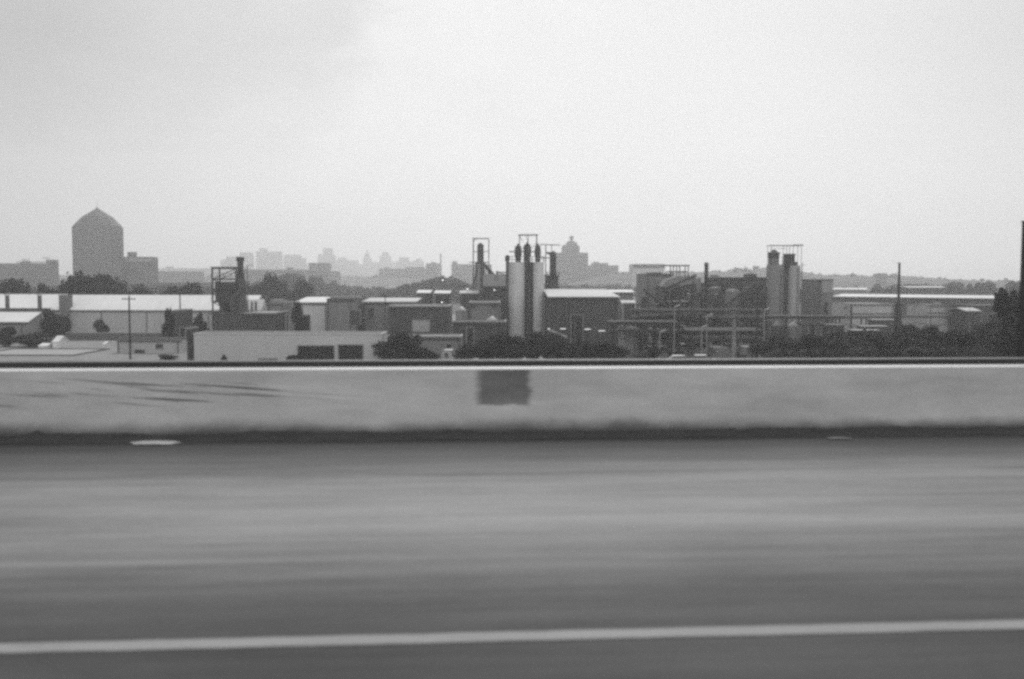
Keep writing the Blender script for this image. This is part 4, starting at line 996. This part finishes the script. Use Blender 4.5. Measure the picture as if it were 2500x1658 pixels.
obj('brace', MB().bar((PX(1800, 213), 213, PZ(684, 213)), (PX(1822, 213), 213, PZ(712, 213)), .16).bar((PX(1822, 213), 213, PZ(684, 213)), (PX(1800, 213), 213, PZ(712, 213)), .16).bar((PX(1812, 213), 213, GZ), (PX(1812, 213), 213, PZ(690, 213)), .18), dark_steel, t)

# pair of filter silos
d = 196
SG2 = 'pair of silos at the right'
sl = silo_m
for (a, b_, yt, dd, mt, lab) in ((1872, 1914, 646, d, mat('silo_shell_mid', .22, .6, .3, .2, 1.5, .12, (1, 1, .12)), 'left silo of the right pair, under the domed dark cap'),
                                 (1924, 1953, 648, d+.4, mat('silo_shell_pale', .34, .6, .3, .16, 1.5, .1, (1, 1, .12)), 'right silo of the right pair, paler and slimmer')):
    vessel('silo', lab, a, b_, yt, dd, mt, group=SG2, top='flat', ladder=True)
t = thing('silo_shaft', 'dark ladder shaft between the right pair of silos', 'shaft', (PX(1919, 198), 199, GZ))
obj('casing', MB().box(PX(1913.5, 197.5), PX(1925, 197.5), 197.6, 200, GZ, PZ(647, 197.5)), silo_dark, t)
obj('cap', MB().box(PX(1913, 197.5), PX(1925.5, 197.5), 197.5, 200.1, PZ(647, 197.5)+.003, PZ(647, 197.5)+.12), dark_steel, t)
dh = d+.5; z0 = PZ(646, d)+.03
A, B = PX(1880, dh, 620), PX(1906, dh, 620); x = (A+B)/2; y = d+1.7; r = (B-A)/2
t = thing('dust_filter', 'grey filter head with a round dark dome cap on the left silo of the pair', 'filter', (x, y, z0))
obj('body', MB().lathe(x, y, [(r, z0), (r, PZ(628, dh))], 18), mat('filter_body', .16, .7, .5, .2), t, smooth=True)
obj('band', MB().lathe(x, y, [(r*1.05, PZ(628, dh)+.01), (r*1.05, PZ(617, dh))], 18), dark_steel, t, smooth=True)
obj('dome', MB().lathe(x, y, [(r*1.22, PZ(617, dh)+.01), (r*1.22, PZ(615.5, dh)), (r*.6, PZ(612, dh)), (r*.45, PZ(609, dh)), (.1, PZ(607, dh))], 18), dark_steel, t, smooth=True)
A, B = PX(1920, dh, 620), PX(1942, dh, 620); x = (A+B)/2; r = (B-A)/2; z0 = PZ(648, d+.4)+.03
t = thing('dust_filter', 'square-topped black filter head on the right silo of the pair', 'filter', (x, y, z0))
obj('body', MB().box(A, B, y-r, y+r, z0, PZ(621, dh)), dark_steel, t)
obj('cap', MB().box(A-.12, B+.12, y-r-.1, y+r+.1, PZ(621, dh)+.004, PZ(618, dh)), dark_steel, t)
obj('side_chute', MB().prismx(B+.003, B+.7, [(y-.6, z0), (y-.6, PZ(638, dh)), (y+.5, PZ(638, dh)), (y+.5, z0)]), rust, t)
t = thing('top_gantry', 'light steel gantry with four thin posts over the right pair of silos', 'gantry', (PX(1918, d), d+1.5, PZ(646, d)+.04))
z0 = PZ(646, d)+.05; z1 = PZ(598, d)
for xs in (1881, 1919, 1935, 1955):
    for yy in (d+.3, d+2.9):
        obj('post', MB().bar((PX(xs, d), yy, z0-(.4 if xs > 1950 else 0)), (PX(xs, d), yy, z1), .07), dark_steel, t)
b = MB()
for yy in (d+.3, d+2.9): b.bar((PX(1876, d), yy, z1+.04), (PX(1961, d), yy, z1+.04), .10)
b.bar((PX(1935, d), d+.25, z1+.12), (PX(1957, d), d+.25, z1+.12), .14)
b.bar((PX(1906, d), d+.3, PZ(627, d)), (PX(1922, d), d+.3, PZ(627, d)), .14)
b.bar((PX(1881, d), d+.3, PZ(604, d)), (PX(1919, d), d+.3, PZ(606, d)), .05)
for xs in (1908, 1913, 1917): b.bar((PX(xs, d), d+.2, PZ(646, d)), (PX(xs, d), d+.2, PZ(630+xs % 5, d)), .09)
obj('beam', b, dark_steel, t)
b = MB()
b.bar((PX(1955, d), d-.1, PZ(645, d)), (PX(1966, d), d-.1, PZ(645, d)), .06)
for k in range(26): b.bar((PX(1953.5, d), d-.12, PZ(770-k*5, d)), (PX(1956.5, d), d-.12, PZ(770-k*5, d)), .05)
b.bar((PX(1953.5, d), d-.12, GZ), (PX(1953.5, d), d-.12, PZ(640, d)), .07).bar((PX(1956.5, d), d-.12, GZ), (PX(1956.5, d), d-.12, PZ(640, d)), .07)
obj('ladder', b, dark_steel, t)
block('silo_annex', 'square grey building with a lighter upper panel, right of the right pair of silos', 1957, 2032, 206, 14, 682, wall_mid, dark_roof, coping=dark_steel, bands=[(686, 714, mat('light_panel', .28, .8, .4, .12))], doors=[(1976, 1990, 790, None)])
t = thing('downpipe_duct', 'dark duct curving down the right corner of the square grey building', 'duct', (PX(2025, 204), 205, GZ))
obj('pipe', tube_path(MB(), [(PX(2024, 204), 205, GZ), (PX(2024, 204), 205, PZ(770, 204)), (PX(2018, 204), 205, PZ(752, 204)), (PX(2022, 204), 205, PZ(736, 204))], .32, 10), dark_steel, t)
obj('bracket', MB().bar((PX(2015, 204), 205, PZ(760, 204)), (PX(2029, 204), 205, PZ(760, 204)), .12), dark_steel, t)
pipe_rack('dark pipe rack crossing below the right pair of silos', 1850, 2050, 776, 178, 4, 6, 2, 7)
vessel('storage_tank', 'low dark tank partly behind the pipe rack below the left silo', 1884, 1912, 786, 164, mat('dark_tank', .075), cat='tank', top='cone')
vessel('storage_tank', 'low grey tank partly behind the pipe rack below the right silo', 1922, 1950, 786, 164, mat('squat_tank', .16), cat='tank', top='cone')

# ================================================================== RIGHT: LONG ROOFS
def long_shed_rot(label, x0, y0t, d0, x1, y1t, d1, depth, hroof, rm_, wm, wall_d=None):
    """very long low shed whose front recedes from (x0,d0) to (x1,d1); y*t: eave heights"""
    A = Vector((PX(x0, d0), d0, 0)); B = Vector((PX(x1, d1), d1, 0)); ze0 = PZ(y0t, d0, x0); ze1 = PZ(y1t, d1, x1)
    ze = (ze0+ze1)/2; u = (B-A).normalized(); n = Vector((-u.y, u.x, 0))
    if n.y < 0: n = -n
    t = thing('long_shed', label, 'shed', ((A+B)/2+n*depth/2+Vector((0, 0, GZ)))[:])
    b = MB(); P = [A, B, B+n*depth, A+n*depth]
    b.v = [(p.x, p.y, GZ) for p in P]+[(p.x, p.y, ze) for p in P]; b.f = [(3,2,1,0),(4,5,6,7),(0,1,5,4),(1,2,6,5),(2,3,7,6),(3,0,4,7)]
    obj('wall', b, wm, t)
    A2, B2 = A-u*.5-n*.4, B+u*.5-n*.4; C, D = B2+n*(depth*.5+.4), A2+n*(depth*.5+.4); E, G = B2+n*(depth+.8), A2+n*(depth+.8)
    b = MB(); b.v = [(A2.x, A2.y, ze+.02), (B2.x, B2.y, ze+.02), (C.x, C.y, ze+hroof), (D.x, D.y, ze+hroof), (E.x, E.y, ze+.02), (G.x, G.y, ze+.02)]
    b.f = [(0, 1, 2, 3), (3, 2, 4, 5), (0, 3, 5), (1, 4, 2), (0, 5, 4, 1)]
    obj('roof', b, rm_, t)
    return t
long_shed_rot('very long white-roofed shed stretching to the right edge behind the tall mast', 2034, 722, 330, 2450, 731, 300, 22, .75, white_roof, wall_dark)
long_shed_rot('distant white-roofed shed, thin line left of the tall mast', 2034, 706, 440, 2112, 708, 435, 12, .7, white_roof, wall_mid)
long_shed_rot('small distant white-roofed shed right of the tall mast', 2216, 702, 440, 2306, 702, 440, 10, .5, white_roof, wall_dark)
block('grey_depot', 'long low light grey depot in front of the long white roof', 2034, 2182, 262, 14, 741, wall_grey, grey_roof, cat='depot', coping=galv, bands=[(765, 768, dark_steel)], windows=[(2060, 2068, 748, 754)])
block('grey_depot', 'grey depot with a slightly lower roof, right of the tall mast', 2214, 2312, 266, 14, 744, wall_grey, grey_roof, cat='depot', coping=mid_steel, boxes=[(2290, 2298, 738, 1, 3, galv)], bands=[(763, 766, dark_steel)])
block('dark_depot', 'wide dark depot under the right end of the long white roof', 2316, 2560, 250, 14, 745, wall_dark, dark_roof, cat='depot', coping=mid_steel)
shed('canopy_shed', 'small dark shed with a shallow pale roof at the right', 2318, 2392, 205, 8, 760, 753, wall_dark, pale_roof, over=.3)
shed('low_shed', 'low shed with a dull roof near the right edge', 2415, 2480, 198, 7, 772, 766, wall_dark, grey_roof)
for (a, b_, yt, dd, lab) in ((2020, 2062, 792, 176, 'flat pale trailer roof left of the tall mast, nearest the silos'), (2082, 2150, 806, 168, 'long pale trailer roof at the foot of the tall mast'),
                             (2104, 2170, 796, 180, 'second pale trailer roof behind the long one'), (2130, 2190, 780, 205, 'thin pale trailer roof behind the other trailers')):
    A, B = PX(a, dd), PX(b_, dd); z = PZ(yt, dd, a)
    t = thing('trailer', lab, 'trailer', ((A+B)/2, dd+1.2, GZ), 'parked trailers')
    b1 = obj('body', MB().box(A, B, dd, dd+2.5, GZ+1.1, z-.06), wall_dark, t)
    obj('roof', MB().box(A-.03, B+.03, dd-.03, dd+2.53, z-.057, z), pale_roof, t)
    for k in (.15, .75, .88):
        x = A+(B-A)*k; w_ = obj('wheel', MB().cyl((x, dd+.1, GZ+.5), (x, dd+.4, GZ+.5), .5, n=16), tyre_m, t)
        obj('hub', MB().cyl((x, dd+.06, GZ+.5), (x, dd+.097, GZ+.5), .22, n=12), galv, w_)
    obj('chassis', MB().box(A+.3, B-.3, dd+.45, dd+2.05, GZ+.75, GZ+1.097), dark_steel, t)
pipe_rack('low pipe rack in front of the light grey depot', 2040, 2190, 776, 215, 3, 4, 1, 8)
pipe_rack('long low pipe rack right of the tall mast', 2200, 2330, 774, 212, 3, 4, 1, 8)
# tall mast
dm = 168; xm = PX(2194, dm, 760)
t = thing('lattice_mast', 'tall dark tapering mast standing alone at the right', 'mast', (xm, dm, GZ))
obj('shaft', MB().cyl((xm-.05, dm, GZ), (PX(2196, dm, 643), dm, PZ(643, dm, 2195)), .36, .17, 10), mat('mast_steel', .05, .7), t)
obj('head', MB().bar((PX(2190, dm, 643), dm, PZ(643, dm, 2195)+.05), (PX(2200, dm, 643), dm, PZ(643, dm, 2195)+.05), .12), dark_steel, t)
obj('sleeve', MB().cyl((xm-.15, dm, GZ), (xm-.1, dm, PZ(742, dm, 2194)), .75, .5, 10), dark_steel, t)
pole('utility_pole', 'short dark pole left of the tall mast, above the trailers', 2077, 741, 172, .2)
pole('light_mast', 'thin pale light mast near the right edge', 2366, 738, 190, .05, lamp=True, mt=galv)

# ================================================================== TREES BEYOND THE PARAPET
plant_row(((918, 62, 826, 140, 'dark bushy tree right of the warehouse openings'), (958, 78, 814, 138, 'tallest dark tree at the right end of the plain warehouse'),
           (1006, 70, 822, 141, 'dark tree left of the pale kiosk, right of the tallest one'), (1042, 54, 852, 139, 'low dark shrub just left of the pale kiosk'),
           (1142, 62, 842, 140, 'dark tree just right of the pale kiosk'), (1178, 66, 826, 143, 'dark tree left of the foot of the silos'),
           (1222, 70, 816, 141, 'broad dark tree at the left foot of the silos'), (1268, 66, 822, 138, 'dark tree hiding the foot of the left pale silo'),
           (1300, 60, 812, 144, 'dark tree hiding the foot of the dark silo'), (1338, 64, 820, 140, 'dark tree at the right foot of the silos'),
           (1380, 66, 828, 139, 'dark tree below the slanting conveyor'), (1424, 68, 832, 142, 'dark tree in front of the dark hall'),
           (1466, 60, 838, 140, 'dark tree below the right end of the dark hall')), 'dark trees beyond the parapet in the middle', 'tree')
plant_row(((1880, 80, 838, 146, 'leftmost dark tree of the right-hand thicket'), (1930, 86, 824, 150, 'second dark tree of the right-hand thicket'),
           (1985, 90, 818, 147, 'dark tree of the right thicket, below the square grey building'), (2040, 88, 812, 152, 'dark tree of the right thicket, below the trailers'),
           (2092, 84, 820, 146, 'dark tree of the right thicket, left of the tall mast'), (2146, 90, 812, 150, 'dark tree of the right thicket, just left of the mast foot'),
           (2198, 90, 796, 154, 'dark tree hiding the foot of the tall mast'), (2250, 92, 800, 148, 'dark tree just right of the mast foot'),
           (2300, 84, 812, 151, 'dark tree below the second grey depot'), (2346, 84, 808, 147, 'dark tree below the small canopy shed'),
           (2396, 96, 788, 153, 'large round dark tree near the right edge'), (2446, 84, 800, 147, 'dark tree left of the edge post'),
           (2486, 86, 716, 120, 'tallest dark tree, behind the edge post'), (2530, 90, 760, 140, 'dark tree cut off by the right edge')), 'dark thicket at the right', 'tree')
for (xs, wp, yt, dd, lab) in ((1905, 70, 856, 138, 'low shrub at the left end of the thicket, near the rail'), (2010, 80, 852, 138, 'low shrub in the thicket below the trailers'), (2115, 80, 850, 138, 'low shrub in the thicket left of the mast'),
                              (2225, 84, 848, 138, 'low shrub in the thicket right of the mast'), (2330, 80, 850, 138, 'low shrub in the thicket below the canopy shed'), (2430, 84, 846, 138, 'low shrub in the thicket near the edge post'),
                              (1500, 44, 862, 140, 'low shrub below the squat grey tank'), (1556, 50, 866, 139, 'low shrub left of the parked pale cars'),
                              (1960, 70, 858, 136, 'low shrub below the square grey building'), (2068, 70, 856, 136, 'low shrub nearest the rail below the trailers'),
                              (2170, 76, 854, 136, 'low shrub at the mast foot nearest the rail'), (2280, 76, 856, 136, 'low shrub below the second grey depot'), (2382, 76, 854, 136, 'low shrub under the large round tree')):
    tree('bush', lab, xs, wp, yt, dd, 'low shrubs beyond the rail', cat='bush', dark=(xs % 2 == 0))

tree('bush', 'dark scrub at the left foot of the process plant', 1520, 50, 846, 150, 'low shrubs beyond the rail', cat='bush')
tree('bush', 'dark scrub below the long slanting duct', 1590, 44, 852, 146, 'low shrubs beyond the rail', cat='bush')
tree('bush', 'dark scrub below the open frame of the plant', 1650, 40, 858, 145, 'low shrubs beyond the rail', cat='bush')
# ================================================================== PARKED CARS just above the rail
def car(label, xs, d, rot, mt):
    x = PX(xs, d, 870); t = thing('parked_car', label, 'car', (x, d, GZ), 'pale cars parked beyond the rail'); t.rotation_euler = (0, 0, rot)
    def O(n, b, m_, p=None, par_=t):
        me = bpy.data.meshes.new(n); me.from_pydata(b.v, [], b.f); fixn(me); me.materials.append(m_)
        o = bpy.data.objects.new(n, me); col.objects.link(o); o.parent = par_; return o
    side = [(-2.2, .35), (-2.2, .8), (-1.3, .95), (2.1, .98), (2.25, .7), (2.2, .35)]
    b = MB(); n = len(side); b.v = [(px_, y_, z_) for y_ in (-.88, .88) for (px_, z_) in side]
    b.f = [(i, (i+1) % n, n+(i+1) % n, n+i) for i in range(n)]+[tuple(range(n)), tuple(range(n, 2*n))[::-1]]
    O('body', b, mt)
    cab = [(-1.2, .97, .82), (-.55, 1.45, .64), (1.0, 1.48, .64), (1.8, 1.0, .82)]
    b = MB(); b.v = [(p, -w_, z_) for p, z_, w_ in cab]+[(p, w_, z_) for p, z_, w_ in cab]; b.f = [(0, 1, 2, 3), (7, 6, 5, 4), (0, 4, 5, 1), (2, 6, 7, 3), (0, 3, 7, 4), (1, 5, 6, 2)]
    O('window', b, glass)
    b = MB(); b.add([(-.6, -.62, 1.46), (1.05, -.62, 1.49), (1.05, .62, 1.49), (-.6, .62, 1.46), (-.4, -.5, 1.53), (.9, -.5, 1.55), (.9, .5, 1.55), (-.4, .5, 1.53)], [(3,2,1,0),(4,5,6,7),(0,1,5,4),(1,2,6,5),(2,3,7,6),(3,0,4,7)])
    O('roof', b, mt)
    for wx in (-1.4, 1.4):
        for wy in (-.9, .7):
            wo = O('wheel', MB().cyl((wx, wy, .33), (wx, wy+.2, .33), .33, n=18), tyre_m)
            O('rim', MB().cyl((wx, wy-.012 if wy < 0 else wy+.202, .33), (wx, wy-.003 if wy < 0 else wy+.212, .33), .2, n=14), galv, par_=wo)
    for wy in (-.6, .6):
        O('headlight', MB().box(-2.23, -2.203, wy-.2, wy+.2, .6, .74), glass)
    return t
car('pale car parked beyond the rail, left of the two', 1652, 136.5, .1, car_white)
car('pale car parked beyond the rail, right of the two', 1706, 137.5, -.1, car_white)

# ================================================================== HAZE
hb = MB().box(-4800, 4800, -330, 5400, GZ-1.3, 135)
me = bpy.data.meshes.new('haze'); me.from_pydata(hb.v, [], hb.f); fixn(me)
hz = bpy.data.objects.new('haze', me); col.objects.link(hz); hz['kind'] = 'stuff'; hz['label'] = 'pale even haze over the whole scene'
hm = bpy.data.materials.new('haze'); hm.use_nodes = True; t = hm.node_tree; t.nodes.clear()
o_ = t.nodes.new('ShaderNodeOutputMaterial'); pv = t.nodes.new('ShaderNodeVolumePrincipled')
pv.inputs['Color'].default_value = (1, 1, 1, 1); pv.inputs['Density'].default_value = .0005; pv.inputs['Anisotropy'].default_value = .62
t.links.new(pv.outputs[0], o_.inputs['Volume']); me.materials.append(hm)
